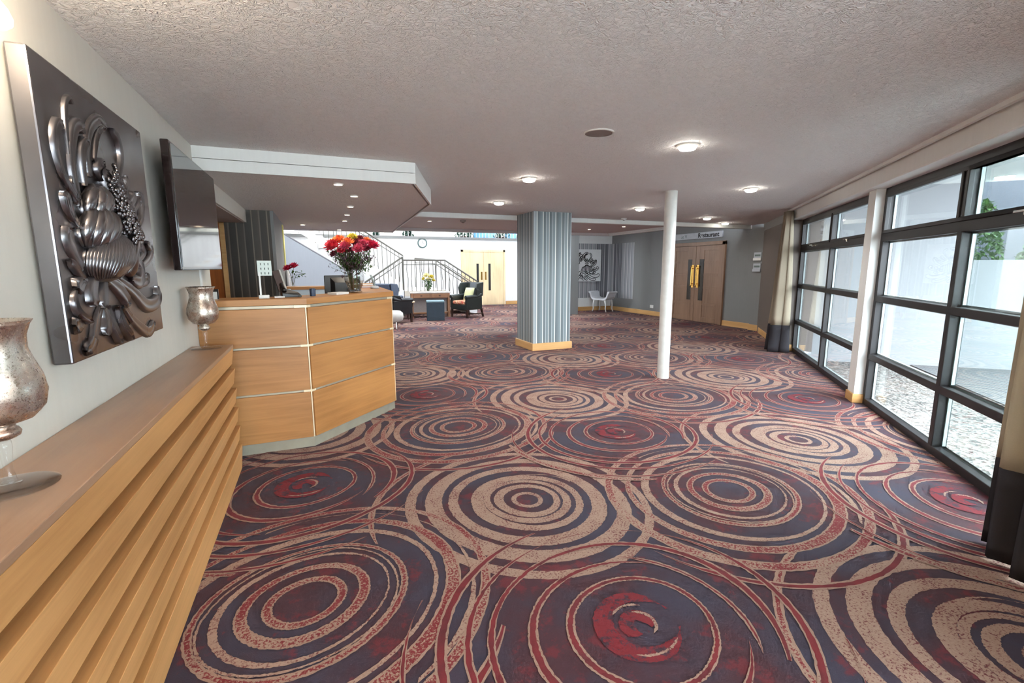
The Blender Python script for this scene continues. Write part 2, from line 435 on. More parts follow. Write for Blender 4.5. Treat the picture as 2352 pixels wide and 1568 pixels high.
for i in range(-6, 8):
    for j in range(-2, 9):
        c = A0 + U*i + V*j
        if not (-2.6 < c.x < 10.2 and -1.6 < c.y < 17.6) or wside(c.x, c.y) > 1.2: continue
        x, y = c; s = (i*7+j*13) % 11; cnt[0] = 0; cnt[1] = (i % 3)*3 + (j % 3)
        # big pale disc of wide rings
        for ro, ri, off in ((0.745,0.69,(0.01,0.0)),(0.625,0.535,(0.015,0.01)),(0.485,0.41,(-0.012,0.012)),(0.345,0.285,(0.012,-0.01)),(0.27,0.225,(0.0,0.01)),(0.205,0.155,(0.01,0)),(0.098,0.068,(0,0))):
            ring(x, y, ro, ri, 'beige', off, seed=s, rot=1.9)
        ring(x+0.02, y-0.01, 0.36, 0.335, 'beige', (0.02,0.01), 20, 215, s)
        ring(x-0.03, y+0.03, 0.90, 0.875, 'mix', (0.01,-0.01), 95, 190, s)
        # disc of mixed red and beige rings
        x, y = c.x+1.24, c.y-0.39
        for ro, ri, st, off in ((0.80,0.75,'mix',(0.01,0.012)),(0.665,0.61,'mix',(-0.012,0.014)),(0.56,0.525,'beige',(0.014,-0.01)),(0.425,0.395,'mix',(0,0.008)),(0.345,0.325,'beige',(0.012,0)),(0.262,0.215,'mix',(0,0.008)),(0.165,0.125,'mix',(0,0))):
            ring(x, y, ro, ri, st, off, seed=s+2, el=0.05, rot=0.45)
        ring(x+0.02, y+0.0, 0.715, 0.69, 'beige', (0.01,0.02), -60, 110, s)
        ring(x-0.02, y-0.03, 0.90, 0.87, 'red', (-0.01,0.016), 200, 330, s)
        ring(x, y, 0.385, 0.375, 'beige', (0,0), 0, 360, s, 0.05, 0.45)
        # dark disc of thin red rings
        x, y = c.x+1.22, c.y+0.81
        for ro, ri, off, a0, a1 in ((0.305,0.272,(0.006,0),0,360),(0.44,0.405,(0.01,0.008),30,330),(0.59,0.55,(-0.008,0.01),-40,250),(0.69,0.655,(0.0,0.012),80,420),(0.81,0.775,(0.01,-0.006),100,330),(0.93,0.90,(-0.01,0),150,290)):
            ring(x+0.02*math.sin(ro*9), y+0.02*math.cos(ro*7), ro, ri, 'red', off, a0, a1, s+4, 0.05, 0.45)
        ring(x, y, 0.185, 0.12, 'blotch', (0.02,0.0), 10, 332, s); ring(x, y, 0.08, 0.02, 'blotch', (0,0), -40, 250, s)
        ring(x-0.06, y-0.02, 0.50, 0.475, 'red', (0,0), -35, 60, s)
        ring(x, y, 0.075, 0.062, 'beige', (0,0), -70, 80, s); ring(x, y, 0.115, 0.104, 'beige', (0,0), 50, 130, s); ring(x, y, 0.16, 0.148, 'beige', (0,0), -130, -50, s)
        ring(x+0.04, y+0.06, 1.03, 1.0, 'mix', (0.02,0.01), 180, 250, s)
floor = struct('floor', cp, [m_carpet, m_r_beige, m_r_edge, m_r_mix, m_r_red, m_r_blotch], 'patterned burgundy carpet with beige and red ring circles', 'carpet')

# ceiling --------------------------------------------------------------
c = MB()
c.prism([(-0.8,-2.5), (WP(-5.4,-0.02).x,-2.5), tuple(WP(-5.2,-0.02)), tuple(WP(7.6,-0.02)), (9.1,8.1), (-0.8,8.1)], H, H+0.12)
struct('ceiling', c, m_ceil)
c = MB(); c.prism([(0.9,8.0),(6.9,8.0),(6.9,10.4),(0.9,10.4)], 2.25, 2.45); struct('ceiling_lower_slab', c, m_soffit)
c = MB(); c.box(6.9,9.2,8.05,13.5,2.62,2.72); struct('ceiling_restaurant_lobby', c, m_soffit)
c = MB(); c.box(0.95,9.1,7.96,8.06,2.245,H+0.001); struct('trim_1', c, m_white, bevel=0.008)
c = MB(); c.box(0.9,6.98,10.3,10.42,2.19,2.3); struct('trim_2', c, m_soffit)
c = MB(); c.box(6.9,7.0,8.06,10.42,2.19,2.62); c.box(6.87,6.9,8.06,10.3,2.225,2.25); struct('trim_3', c, m_white)
# reception soffit: dropped panel with white timber fascia
SP = [(-3.2,4.32),(0.86,4.32),(1.31,5.70),(1.545,10.2),(-3.2,10.2)]
c = MB(); c.prism([(-3.2,4.36),(0.83,4.36),(1.28,5.72),(1.515,10.16),(-3.2,10.16)], 2.155, 2.34); struct('ceiling_reception_soffit', c, m_ceil)
c = MB(); c.slab((-0.8,4.335),(0.87,4.335),-0.022,0.0,2.15,2.236); c.slab((-0.8,4.335),(0.87,4.335),-0.018,0.004,2.24,2.33)
c.slab((0.87,4.335),(1.32,5.70),-0.02,0.0,2.15,2.33); c.slab((1.32,5.70),(1.555,10.2),-0.02,0.0,2.15,2.33)
struct('trim_4', c, m_white)
# far edge of the soffit
c = MB(); c.box(-3.2,1.55,10.16,10.3,2.14,2.6); struct('trim_5', c, m_soffit)

# left wall and opening beyond it --------------------------------------
c = MB(); c.box(-1.0,-0.8,-2.5,4.57,0,H+0.02); struct('wall_left', c, m_wall, 'cream textured wall behind the metal artwork and television', 'wall')
c = MB(); c.box(-1.0,-0.775,4.57,7.04,1.995,2.2); struct('wall_left_bulkhead', c, m_wall)
c = MB(); c.box(-3.2,-0.8,4.57,7.04,1.99,2.05); struct('ceiling_corridor', c, m_soffit)
c = MB(); c.box(-3.3,-3.2,4.0,17.2,0,6); struct('wall_corridor', c, m_bright)
c = MB(); c.box(-3.2,-1.0,4.37,4.57,0,2.1); struct('wall_corridor_front', c, m_wall)
c = MB(); c.box(-3.2,-0.478,7.05,7.15,0,2.155); struct('wall_office', c, m_stripe_shade, 'striped wallpaper wall behind reception desk, darkened as in shade', 'wall')
c = MB(); c.box(-0.50,-0.462,7.045,9.2,0,2.155); struct('trim_6', c, m_grey)
d = MB(); d.box(-1.95,-1.08,7.03,7.05,0,1.98); dd = struct('door_3', d, m_orange)
d = MB(); d.box(-1.08,-1.03,7.015,7.05,0,2.03); d.box(-2.02,-1.95,7.015,7.05,0,2.03); d.box(-2.02,-1.03,7.015,7.05,1.98,2.04); d.build('door_frame', m_oak_base, dd)
c = MB(); c.box(-0.8,0.6,-2.6,-2.5,2.05,H); c.box(-0.8,-0.7,-2.6,-2.5,0,2.05); c.box(0.28,0.6,-2.6,-2.5,0,2.05); struct('wall_rear', c, m_wall)
w5 = thing('window_5', 'unseen glazed opening added behind the viewer for daylight', 'window', (-0.21,-2.55,0), 0, kind='structure')  # unseen opening, added to let daylight in from the rear
q = MB(); q.box(-0.49,-0.43,-0.03,0.03,0,2.05); q.box(0.43,0.49,-0.03,0.03,0,2.05); q.box(-0.49,0.49,-0.03,0.03,1.99,2.05); q.box(-0.49,0.49,-0.03,0.03,0,0.06); q.build('outer_frame', m_frame, w5)
MB().box(-0.43,0.43,-0.004,0.004,0.06,1.99).build('pane', m_glass, w5)

# right (window) wall -------------------------------------------------
def wbox(mb, s0, s1, n0, n1, z0, z1, mi=0):
    return mb.prism([tuple(WP(s0,n0)), tuple(WP(s1,n0)), tuple(WP(s1,n1)), tuple(WP(s0,n1))], z0, z1, mi)
c = MB(); wbox(c, -5.4, 8.05, -0.205, 0.0, 2.165, H+0.01); wbox(c, -5.4, 8.05, 0.0, 0.25, 2.165, 2.9); struct('wall_right_lintel', c, m_white, bevel=0.012)
c = MB(); wbox(c, -5.3, 5.6, -0.262, -0.235, H-0.028, H+0.001); struct('trim_7', c, m_white)   # curtain track
c = MB(); wbox(c, 1.95, 2.14, -0.125, 0.05, 0, 2.17); struct('wall_right_pier', c, m_white, 'white pier between the two black framed window bays', 'pier')
c = MB(); wbox(c, 1.935, 2.15, -0.14, 0.0, 0, 0.095); struct('baseboard_pier', c, m_oak_base, bevel=0.004)
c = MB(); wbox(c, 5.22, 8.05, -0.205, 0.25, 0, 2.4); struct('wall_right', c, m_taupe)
c = MB(); wbox(c, 5.205, 5.4, -0.22, -0.0, 0, 0.11); wbox(c, 5.2, 7.6, -0.222, -0.205, 0, 0.11); struct('baseboard_right', c, m_oak_base)

def window(name, s0, s1, mull, label, hand):
    w = thing(name, label, 'window', (WP(s0,0).x, WP(s0,0).y, 0), RZW, kind='structure')
    L = s1-s0; D0, D1 = -0.045, 0.045
    f = MB()
    f.box(0,L,D0,D1,0,0.065); f.box(0,L,D0,D1,2.10,2.168); f.box(0,0.06,D0,D1,0,2.16); f.box(L-0.06,L,D0,D1,0,2.16)
    f.build('outer_frame', m_frame, w, bevel=0.004)
    xs = [0.03] + [m-s0 for m in mull] + [L-0.03]
    for m in mull:
        MB().box(m-s0-0.03,m-s0+0.03,D0-0.004,D1,0.06,2.11).build('mullion', m_frame, w, bevel=0.005)
    rails = [(0.475,0.535),(1.065,1.125),(1.655,1.735)]
    for z0, z1 in rails:
        MB().box(0.05,L-0.05,D0,D1,z0,z1).build('transom', m_frame, w, bevel=0.005)
    zs = [(0.06,0.475),(0.535,1.065),(1.125,1.655),(1.735,2.105)]
    for a, b in zip(xs, xs[1:]):
        for k, (z0, z1) in enumerate(zs):
            g = MB().box(a+0.028,b-0.028,-0.012,-0.004,z0-0.002,z1+0.002).build('pane', m_glass, w)
            q = MB(); t = 0.014
            A, B = a+0.033, b-0.033
            q.box(A,B,-0.034,-0.014,z0,z0+t); q.box(A,B,-0.034,-0.014,z1-t,z1); q.box(A,A+t,-0.034,-0.014,z0,z1); q.box(B-t,B,-0.034,-0.014,z0,z1)
            q.build('lit_edge', m_lit_edge, g)
            if k == 3:
                s = MB(); t = 0.028
                s.box(A-0.01,B+0.01,0.02,0.055,z0-0.004,z0+t); s.box(A-0.01,B+0.01,0.02,0.055,z1-t,z1+0.004); s.box(A-0.01,A+t-0.01,0.02,0.055,z0,z1); s.box(B-t+0.01,B+0.01,0.02,0.055,z0,z1)
                s.build('opening_sash', m_frame, g, bevel=0.004)
                h = MB(); xm = (A+B)/2; h.box(xm-0.012,xm+0.012,0.05,0.075,z0-0.03,z0+0.0); h.box(xm-0.01,xm+0.085,0.07,0.085,z0-0.012,z0+0.003)
                h.build('window_handle', m_chrome, g, bevel=0.003)
    return w
window('window_1', -5.3, 1.955, [0.545, -0.90, -2.35, -3.8], 'black framed gridded window bay beside the near curtain', 1)  # bays past the near curtain are unseen, added to bring in daylight
window('window_2', 2.13, 5.23, [3.62], 'black framed gridded window bay between white pier and far curtain', 1)

# outside -------------------------------------------------------------
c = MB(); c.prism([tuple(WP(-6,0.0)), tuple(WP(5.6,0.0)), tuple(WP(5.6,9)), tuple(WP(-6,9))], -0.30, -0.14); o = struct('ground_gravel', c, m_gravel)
gp = Vector((8.49,4.213)); gq = Vector((7.152,2.727))
sA = (gp-W1).dot(DR), (gp-W1).dot(NN); sB = (gq-W1).dot(DR), (gq-W1).dot(NN)
nb = (sA[1]+sB[1])/2
c = MB(); c.prism([tuple(WP(-6,nb)), tuple(WP(5.2,nb)), tuple(WP(5.2,9)), tuple(WP(-6,9))], -0.16, -0.125); struct('ground_paving', c, m_paving)
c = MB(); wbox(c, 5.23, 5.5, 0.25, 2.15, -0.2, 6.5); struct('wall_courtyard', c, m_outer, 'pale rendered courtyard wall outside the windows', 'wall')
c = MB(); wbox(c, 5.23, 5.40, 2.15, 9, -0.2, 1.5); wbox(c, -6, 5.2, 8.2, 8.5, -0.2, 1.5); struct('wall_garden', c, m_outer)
c = MB(); wbox(c, 7.0, 9, 2.2, 10, 0, 5.2); struct('wall_neighbour', c, m_neigh)
def bush(loc, rx, rz, n, label, group=None, mat=None, leaf=0.05):
    t = thing('shrub', label, 'shrub', loc, 0, group)
    f = MB(); rr = random.Random(int(loc[0]*100))
    for _ in range(n):
        th = rr.uniform(0, 2*PI); ph = math.acos(rr.uniform(-1,1)); q = rr.uniform(0.7,1)**0.5
        p = Vector((rx*q*math.sin(ph)*math.cos(th), rx*q*math.sin(ph)*math.sin(th), rz+rz*q*math.cos(ph)+0.12))
        M = Matrix.Translation(p) @ Matrix.Rotation(rr.uniform(0,6), 4, 'Z') @ Matrix.Rotation(rr.uniform(-1,1), 4, 'X')
        l = leaf
        f.add([M @ Vector(v) for v in ((0,-l,0),(l*0.45,0,l*0.1),(0,l,0),(-l*0.45,0,l*0.1))], [(0,1,2,3)])
    f.build('foliage', mat or m_green, t); MB().tube([(0,0,0),(0,0,rz)], 0.02, 6).build('stem', m_stem, t)
    return t
p = WP(6.1, 2.62); bush((p.x,p.y,-0.14), 0.36, 1.25, 1500, 'green leafy shrub rising behind the low courtyard wall beside the mullion', mat=m_green, leaf=0.07)
p = WP(6.1, 3.55); bush((p.x,p.y,-0.14), 0.40, 1.02, 1200, 'rounder lower green shrub behind the courtyard wall by the curtain', mat=m_green, leaf=0.07)
c = MB(); wbox(c, 2.6, 5.23, 0.25, 5.0, 2.62, 2.78); wbox(c, 2.6, 2.72, 0.25, 5.0, 2.5, 2.62); struct('ceiling_shade_canopy', c, m_white, bevel=0.01)  # canopy added to shade the upper courtyard wall and grey the top panes

# far walls -----------------------------------------------------------
c = MB(); c.box(9.1,9.25,7.55,13.5,0,2.7); struct('wall_restaurant', c, m_grey)
c = MB(); c.box(9.075,9.1,7.6,8.62,0,0.13); c.box(9.075,9.1,10.52,13.4,0,0.13); struct('baseboard_restaurant', c, m_oak_base, bevel=0.004)
c = MB(); c.box(9.0,9.12,7.5,7.76,0,2.25); c.box(8.98,9.1,7.5,7.78,0,0.13,1); struct('wall_corner_pier', c, [m_grey, m_oak_base])
c = MB(); c.box(7.35,9.25,13.4,13.55,0,2.72); struct('wall_alcove', c, m_white)
c = MB(); c.box(7.35,9.1,13.375,13.4,0,0.13); struct('baseboard_alcove', c, m_oak_base, bevel=0.004)
c = MB(); c.box(7.36,9.095,13.392,13.4,0.42,2.16); struct('wall_panel_alcove', c, m_stripe_b, 'grey striped wallpaper panel behind the flower canvas', 'wall')
c = MB(); c.box(9.09,9.1,12.2,13.395,0.42,2.16); struct('wall_panel_side', c, m_stripe_b)
c = MB(); c.box(6.98,7.28,12.42,12.74,0,2.7); struct('column_square', c, m_grey, 'plain grey square column beside the flower canvas', 'column')

# atrium ----------------------------------------------------------------
c = MB(); c.box(-3.2,9.25,17.0,17.15,0,2.42); struct('wall_atrium', c, m_bright)
c = MB(); c.box(-3.2,9.25,16.93,17.2,2.42,2.50); struct('trim_8', c, m_grey)  # grey coping, toned to carry the shadow band under the ledge
c = MB(); c.box(6.75,9.1,16.975,17.0,0,0.13); struct('baseboard_atrium', c, m_oak_base)
c = MB(); c.box(7.35,7.5,13.55,17.0,0,6); struct('wall_atrium_side', c, m_bright)
c = MB(); c.box(-3.2,12,19.8,20,0,7); struct('wall_gallery', c, m_cream)
c = MB(); c.box(-3.2,12,17.15,19.8,2.3,2.42); struct('floor_gallery', c, m_grey)
g = thing('gallery_railing', 'white gallery railing above the atrium wall', 'railing', (2,17.05,2.5))
r = MB()
for k in range(72): r.tube([(-3.4+k*0.125,0,0),(-3.4+k*0.125,0,0.95)], 0.009, 6)
o = r.build('baluster', m_whitepl, g); o['kind'] = 'stuff'
MB().tube([(-3.5,0,0.95),(5.6,0,0.95)], 0.025, 8).build('handrail', m_whitepl, g)
for i, (x0, x1) in enumerate(((5.7,6.6),(7.0,12.0))):
    MB_ = MB().box(x0*1.12,x1*1.12,19.7,19.8,2.4,4.2); o = MB_.build('window_%d' % (3+i), m_bluewin); o['kind'] = 'structure'
for k, (x, sx, h) in enumerate(((5.25,0.42,0.22),(6.75,0.4,0.24),(7.62,0.3,0.14),(2.05,0.13,0.17),(3.15,0.22,0.18))):
    t = thing('potted_shrub', ['wide dark green shrub on the gallery ledge', 'dark green shrub on the gallery ledge before the blue glazing', 'low dark shrub on the gallery ledge against the blue glazing', 'tiny dark topiary on the gallery ledge, small beside the clock', 'pointed green topiary on the gallery ledge above the clock'][k], 'shrub', (x,17.4,2.42), 0, 'shrubs on the gallery ledge')
    f = MB(); rr = random.Random(k)
    for _ in range(260):
        th = rr.uniform(0,2*PI); q = rr.random()**0.5; zz = rr.random(); w = sx*(1-0.55*zz)
        q2 = Vector((w*q*math.cos(th), 0.5*w*q*math.sin(th), 0.12+zz*h*1.6))
        M = Matrix.Translation(q2) @ Matrix.Rotation(rr.uniform(0,6),4,'Z') @ Matrix.Rotation(rr.uniform(-1,1),4,'X')
        f.add([M @ Vector(v) for v in ((0,0,-0.05),(0.025,0,0),(0,0,0.05),(-0.025,0,0))], [(0,1,2,3)])
    f.build('foliage', m_dkgreen, t); MB().lathe([(0,0),(sx*0.35,0),(sx*0.45,0.14),(0,0.14)], (0,0,0), 12).build('pot', m_darkwood, t)
# doors in the atrium wall
d2 = thing('door_1', 'pale oak double doors with narrow dark vision panels in white atrium wall', 'door', (5.85,17.0,0), 0, kind='structure')
f = MB(); f.box(-0.87,-0.79,-0.04,0,0,2.06); f.box(0.79,0.87,-0.04,0,0,2.06); f.box(-0.87,0.87,-0.04,0,1.98,2.06); f.build('door_frame', m_oak_pale, d2)
for sx in (-1,1):
    lf = MB().box(min(0,sx*0.785)+(0.003 if sx>0 else 0),max(0,sx*0.785)-(0.003 if sx<0 else 0),-0.025,0,0.01,1.98).build('door_leaf', m_oak_pale, d2)
    MB().box(sx*0.235-0.045,sx*0.235+0.045,-0.032,-0.02,0.55,1.55).build('vision_panel', m_leather_b, lf)
    MB().box(sx*0.08-0.03,sx*0.08+0.03,-0.035,-0.02,0.95,1.25).build('push_plate', m_brass, lf)

# restaurant doors ------------------------------------------------------
d3 = thing('door_2', 'oak panelled double doors with brass pull handles under Restaurant sign', 'door', (9.1,9.57,0), PI/2, kind='structure')
# local x runs along +Y, local -y... front faces local +y (world -x)
f = MB(); f.box(-0.94,-0.85,0,0.05,0,2.02); f.box(0.85,0.94,0,0.05,0,2.02); f.box(-0.94,0.94,0,0.05,1.94,2.03); f.build('door_frame', m_oak_v, d3, bevel=0.004)
for sx in (-1,1):
    a, b = (0.004,0.845) if sx > 0 else (-0.845,-0.004)
    lf = MB().box(a,b,0.0,0.022,0.01,1.935).build('door_leaf', m_oak_v, d3)
    q = MB()
    def bar(x0,x1,z0,z1): q.box(min(x0,x1)*1.0,max(x0,x1),0.02,0.034,z0,z1)
    bar(sx*0.004,sx*0.13,0.01,1.935); bar(sx*0.74,sx*0.845,0.01,1.935)
    for z0, z1 in ((0.01,0.14),(0.44,0.50),(0.86,0.93),(1.18,1.24),(1.50,1.56),(1.82,1.935)): bar(sx*0.28,sx*0.74,z0,z1)
    bar(sx*0.13,sx*0.28,0.01,0.56); bar(sx*0.13,sx*0.28,1.6,1.935)
    q.build('panel_moulding', m_oak_v, lf, bevel=0.003)
    MB().box(sx*0.205-0.07,sx*0.205+0.07,0.02,0.03,0.56,1.6).build('vision_panel', m_darkglass, lf)
    h = MB(); x = sx*0.085
    h.tube([(x,0.09,0.93),(x,0.09,1.42)], 0.016, 10); h.ball((x,0.09,0.93),0.024); h.ball((x,0.09,1.42),0.024)
    h.tube([(x,0.03,0.98),(x,0.09,0.98)],0.012,8); h.tube([(x,0.03,1.37),(x,0.09,1.37)],0.012,8); h.box(x-0.035,x+0.035,0.033,0.038,0.88,1.46)
    h.build('pull_handle', m_brass, lf, smooth=False)
def text(body, size, loc, rot, mat, parent, name='lettering', ext=0.001, bold=0.0, ax='CENTER', sx=1.0):
    cu = bpy.data.curves.new(name, 'FONT'); cu.body = body; cu.size = size; cu.extrude = ext; cu.align_x = ax; cu.align_y = 'CENTER'; cu.offset = bold
    cu.materials.append(mat); tmp = bpy.data.objects.new(name+'_curve', cu); COL.objects.link(tmp); bpy.context.view_layer.update(); me = bpy.data.meshes.new_from_object(tmp.evaluated_get(bpy.context.evaluated_depsgraph_get())); bpy.data.objects.remove(tmp); bpy.data.curves.remove(cu); me.materials.clear(); me.materials.append(mat); o = bpy.data.objects.new(name, me); COL.objects.link(o); o.location = loc; o.rotation_euler = rot; o.scale = (sx,1,1); o.parent = parent
    return o
sg = thing('wall_sign', 'long grey sign board lettered Restaurant above oak double doors', 'sign', (9.095,9.62,2.19), -PI/2)
MB().box(-0.82,0.86,-0.03,0.0,-0.075,0.08).build('board', plain('sign_board', rgb(176,180,186), 0.4), sg, bevel=0.004)
text('Restaurant', 0.15, (0.42,-0.032,0.0), (PI/2,0,0), m_dkink, sg, bold=0.004, sx=1.05)
text('at V', 0.12, (-0.42,-0.032,-0.005), (PI/2,0,0), m_ink, sg, sx=1.1)
for z, mt, nm in ((1.60,m_whitepl,'upper of two acrylic notice holders on grey wall, bright white strip'), (1.36,m_greyw,'lower of two acrylic notice holders on grey wall, duller strip')):
    t = thing('notice_holder', nm, 'notice', (9.0,7.66,z), -PI/2)
    MB().box(-0.095,0.095,-0.015,0,-0.04,0.12).build('backing', m_greyw, t); MB().box(-0.1,0.1,-0.03,-0.012,-0.055,0.0).build('strip', mt, t)
    MB().box(-0.07,0.07,-0.018,-0.014,0.035,0.075).build('printed_label', m_ink, t)
t = thing('wall_socket', 'white double socket low on grey wall before the restaurant doors', 'socket', (9.1,11.27,0.26), -PI/2)
MB().box(-0.073,0.073,-0.012,0,-0.043,0.043).build('plate', m_whitepl, t, bevel=0.003)
for sx in (-0.03,0.03): MB().box(sx-0.007,sx+0.007,-0.016,-0.01,0.015,0.03).build('switch', m_whitepl, t)

# columns -----------------------------------------------------------------
c = MB().box(3.375,4.085,7.235,7.93,0.0,H); struct('pillar', c, m_stripe, 'square pillar papered in grey blue and white stripes', 'pillar')
c = MB(); c.prism([(3.345,7.205),(4.115,7.205),(4.115,7.96),(3.345,7.96)],0,0.125); struct('baseboard_pillar', c, m_oak_base, bevel=0.006)
c = MB(); c.lathe([(0.073,0),(0.073,H)], (4.07,4.765,0), 40); o = struct('column_round', c, m_paintedcol, 'slim round white column standing in the open carpet', 'column', smooth=True)
def ext_y(mb, poly, y0, y1, mi=0):
    n = len(poly); vs = [(p[0],y0,p[1]) for p in poly] + [(p[0],y1,p[1]) for p in poly]
    return mb.add(vs, [tuple(range(n)), tuple(range(n,2*n))[::-1]] + [(i,n+i,n+(i+1)%n,(i+1)%n) for i in range(n)], mi)
def smooth_path(pts, k=6):
    out = []
    P = [Vector(p) for p in pts]; P = [P[0]*2-P[1]] + P + [P[-1]*2-P[-2]]
    for i in range(1, len(P)-2):
        for j in range(k):
            t = j/k; a, b, c, d = P[i-1:i+3]
            out.append(0.5*((2*b)+(c-a)*t+(2*a-5*b+4*c-d)*t*t+(3*b-a-3*c+d)*t**3))
    out.append(P[-2]); return out

# ---------------------------------------------------------------- metal artwork
PETALS = [([(2.075, 1.7), (2.08, 1.814), (2.085, 1.891), (2.098, 1.957), (2.13, 1.988), (2.153, 1.973)], 0.005), ([(2.104, 1.639), (2.019, 1.715), (1.992, 1.788), (1.999, 1.846), (2.027, 1.879), (2.048, 1.868)], 0.012), ([(2.109, 1.654), (2.087, 1.737), (2.104, 1.83), (2.141, 1.895), (2.183, 1.914), (2.203, 1.889)], 0.014), ([(2.168, 1.707), (2.164, 1.788), (2.182, 1.844), (2.223, 1.875)], 0.011), ([(2.226, 1.747), (2.229, 1.839), (2.285, 1.929), (2.369, 1.978), (2.44, 1.972)], 0.014), ([(2.285, 1.812), (2.314, 1.885), (2.356, 1.939), (2.41, 1.963)], 0.008), ([(2.429, 1.712), (2.523, 1.814), (2.56, 1.884), (2.543, 1.942), (2.493, 1.982)], 0.009), ([(2.352, 1.743), (2.302, 1.775), (2.307, 1.804), (2.347, 1.82)], 0.012), ([(2.381, 1.735), (2.396, 1.78), (2.385, 1.794)], 0.011), ([(2.484, 1.702), (2.577, 1.756), (2.591, 1.813)], 0.011), ([(2.519, 1.661), (2.63, 1.716), (2.657, 1.753)], 0.014), ([(2.624, 1.663), (2.719, 1.727), (2.711, 1.765)], 0.011), ([(2.068, 1.423), (2.016, 1.473), (1.989, 1.516), (2.004, 1.551)], 0.019), ([(2.079, 1.376), (2.02, 1.408), (1.968, 1.449)], 0.009), ([(2.161, 1.394), (2.106, 1.342), (2.097, 1.288)], 0.022), ([(2.233, 1.393), (2.194, 1.325), (2.162, 1.276)], 0.015), ([(2.178, 1.292), (2.119, 1.238), (2.057, 1.167), (1.995, 1.144)], 0.016), ([(2.185, 1.283), (2.199, 1.23), (2.17, 1.176)], 0.019), ([(2.227, 1.28), (2.245, 1.203), (2.295, 1.127)], 0.014), ([(2.316, 1.273), (2.348, 1.191), (2.417, 1.126)], 0.013), ([(2.388, 1.268), (2.496, 1.189), (2.645, 1.13), (2.737, 1.169)], 0.016), ([(2.261, 1.38), (2.372, 1.33), (2.441, 1.269)], 0.021), ([(2.342, 1.382), (2.503, 1.325), (2.658, 1.253), (2.82, 1.265), (2.837, 1.333)], 0.021), ([(2.558, 1.479), (2.644, 1.429), (2.597, 1.362), (2.491, 1.37)], 0.019), ([(2.625, 1.418), (2.78, 1.462), (2.826, 1.513), (2.764, 1.533)], 0.014), ([(2.606, 1.449), (2.698, 1.487), (2.666, 1.528)], 0.011), ([(2.598, 1.346), (2.692, 1.365), (2.688, 1.397)], 0.015), ([(2.552, 1.538), (2.705, 1.635), (2.743, 1.717), (2.723, 1.766)], 0.013), ([(2.538, 1.576), (2.64, 1.644), (2.625, 1.703)], 0.012), ([(2.078, 1.564), (2.019, 1.611), (1.998, 1.67)], 0.014), ([(2.072, 1.38), (1.97, 1.329), (1.978, 1.275), (2.061, 1.236)], 0.009), ([(2.045, 1.38), (2.007, 1.366), (1.98, 1.359)], 0.018), ([(2.012, 1.249), (1.974, 1.237), (1.941, 1.237)], 0.017)]
def petal(mb, path, wid, h, base=0.55, flatp=False, mi=0):
    pts = smooth_path([(0,p[0],p[1]) for p in path], 6); n = len(pts)
    prof = [(-1,0),(-0.88,0.65),(-0.6,0.95),(-0.25,0.72),(0.2,0.66),(0.6,0.95),(0.88,0.65),(1,0)]
    if flatp: prof = [(-1,0),(-1,1),(1,1),(1,0)]
    rows = []
    for i, p in enumerate(pts):
        t = (pts[min(i+1,n-1)]-pts[max(i-1,0)]).normalized(); w = Vector((0,-t.z,t.y)); f = i/(n-1)
        k = (base+(1-base)*min(1,f*2.2))*(1.0 if f < 0.86 else math.sqrt(max(0.02,1-((f-0.86)/0.14)**2)))
        hh = h*(0.6+0.5*f)*(1.0 if f < 0.9 else 0.8) if not flatp else h
        rows.append([p + w*(a*wid*k) + Vector((b*hh,0,0)) for a, b in prof])
    m = len(prof); vs = [v for r in rows for v in r]
    fs = [(i*m+j,(i+1)*m+j,(i+1)*m+j+1,i*m+j+1) for i in range(n-1) for j in range(m-1)] + [tuple(range((n-1)*m,n*m)), tuple(range(m))[::-1]]
    mb.add(vs, fs, mi)
art = thing('wall_artwork', 'large square pewter relief panel of a chrysanthemum on cream wall', 'artwork', (-0.79,2.408,1.11))
p = MB().box(-0.79,-0.737,1.915,2.90,1.115,2.068).build('panel', m_pewter, art, bevel=0.006, world=True)
rel = MB()
for i, (pth, w) in enumerate(PETALS):
    q = MB(); petal(q, pth, w*1.75, 0.017+0.008*((i*5)%4)/3); q.xf(Matrix.Translation((-0.738,0,0))); rel.add(q.v, q.f)
# round calyx of folded petals and the seeded heart
def blob(c, r, tilt, k, amp, shear=0.0):
    seg, rings = 40, 14; vs = []
    for i in range(rings+1):
        th = PI*i/rings
        for j in range(seg):
            ph = 2*PI*j/seg
            rr = 1+amp*math.cos(k*th*1.0+3*math.sin(ph*1.5))*math.sin(th)+amp*0.7*math.sin(ph*k)*math.sin(th)
            v = Vector((r[0]*math.sin(th)*math.cos(ph)*rr, r[1]*math.sin(th)*math.sin(ph)*rr, r[2]*math.cos(th)*rr))
            v = Matrix.Rotation(tilt,3,'X') @ v; v.y += shear*v.z; vs.append(v + Vector(c))
    rel.add(vs, [(i*seg+j,i*seg+(j+1)%seg,(i+1)*seg+(j+1)%seg,(i+1)*seg+j) for i in range(rings) for j in range(seg)])
blob((-0.737,2.285,1.465),(0.072,0.190,0.098),0.0,3,0.02,0.6)
blob((-0.737,2.205,1.56),(0.058,0.125,0.080),0.0,3,0.02,0.6)
blob((-0.737,2.215,1.65),(0.045,0.088,0.068),0.0,3,0.02,0.6)
blob((-0.737,2.475,1.505),(0.05,0.072,0.13),0.25,3,0.02)
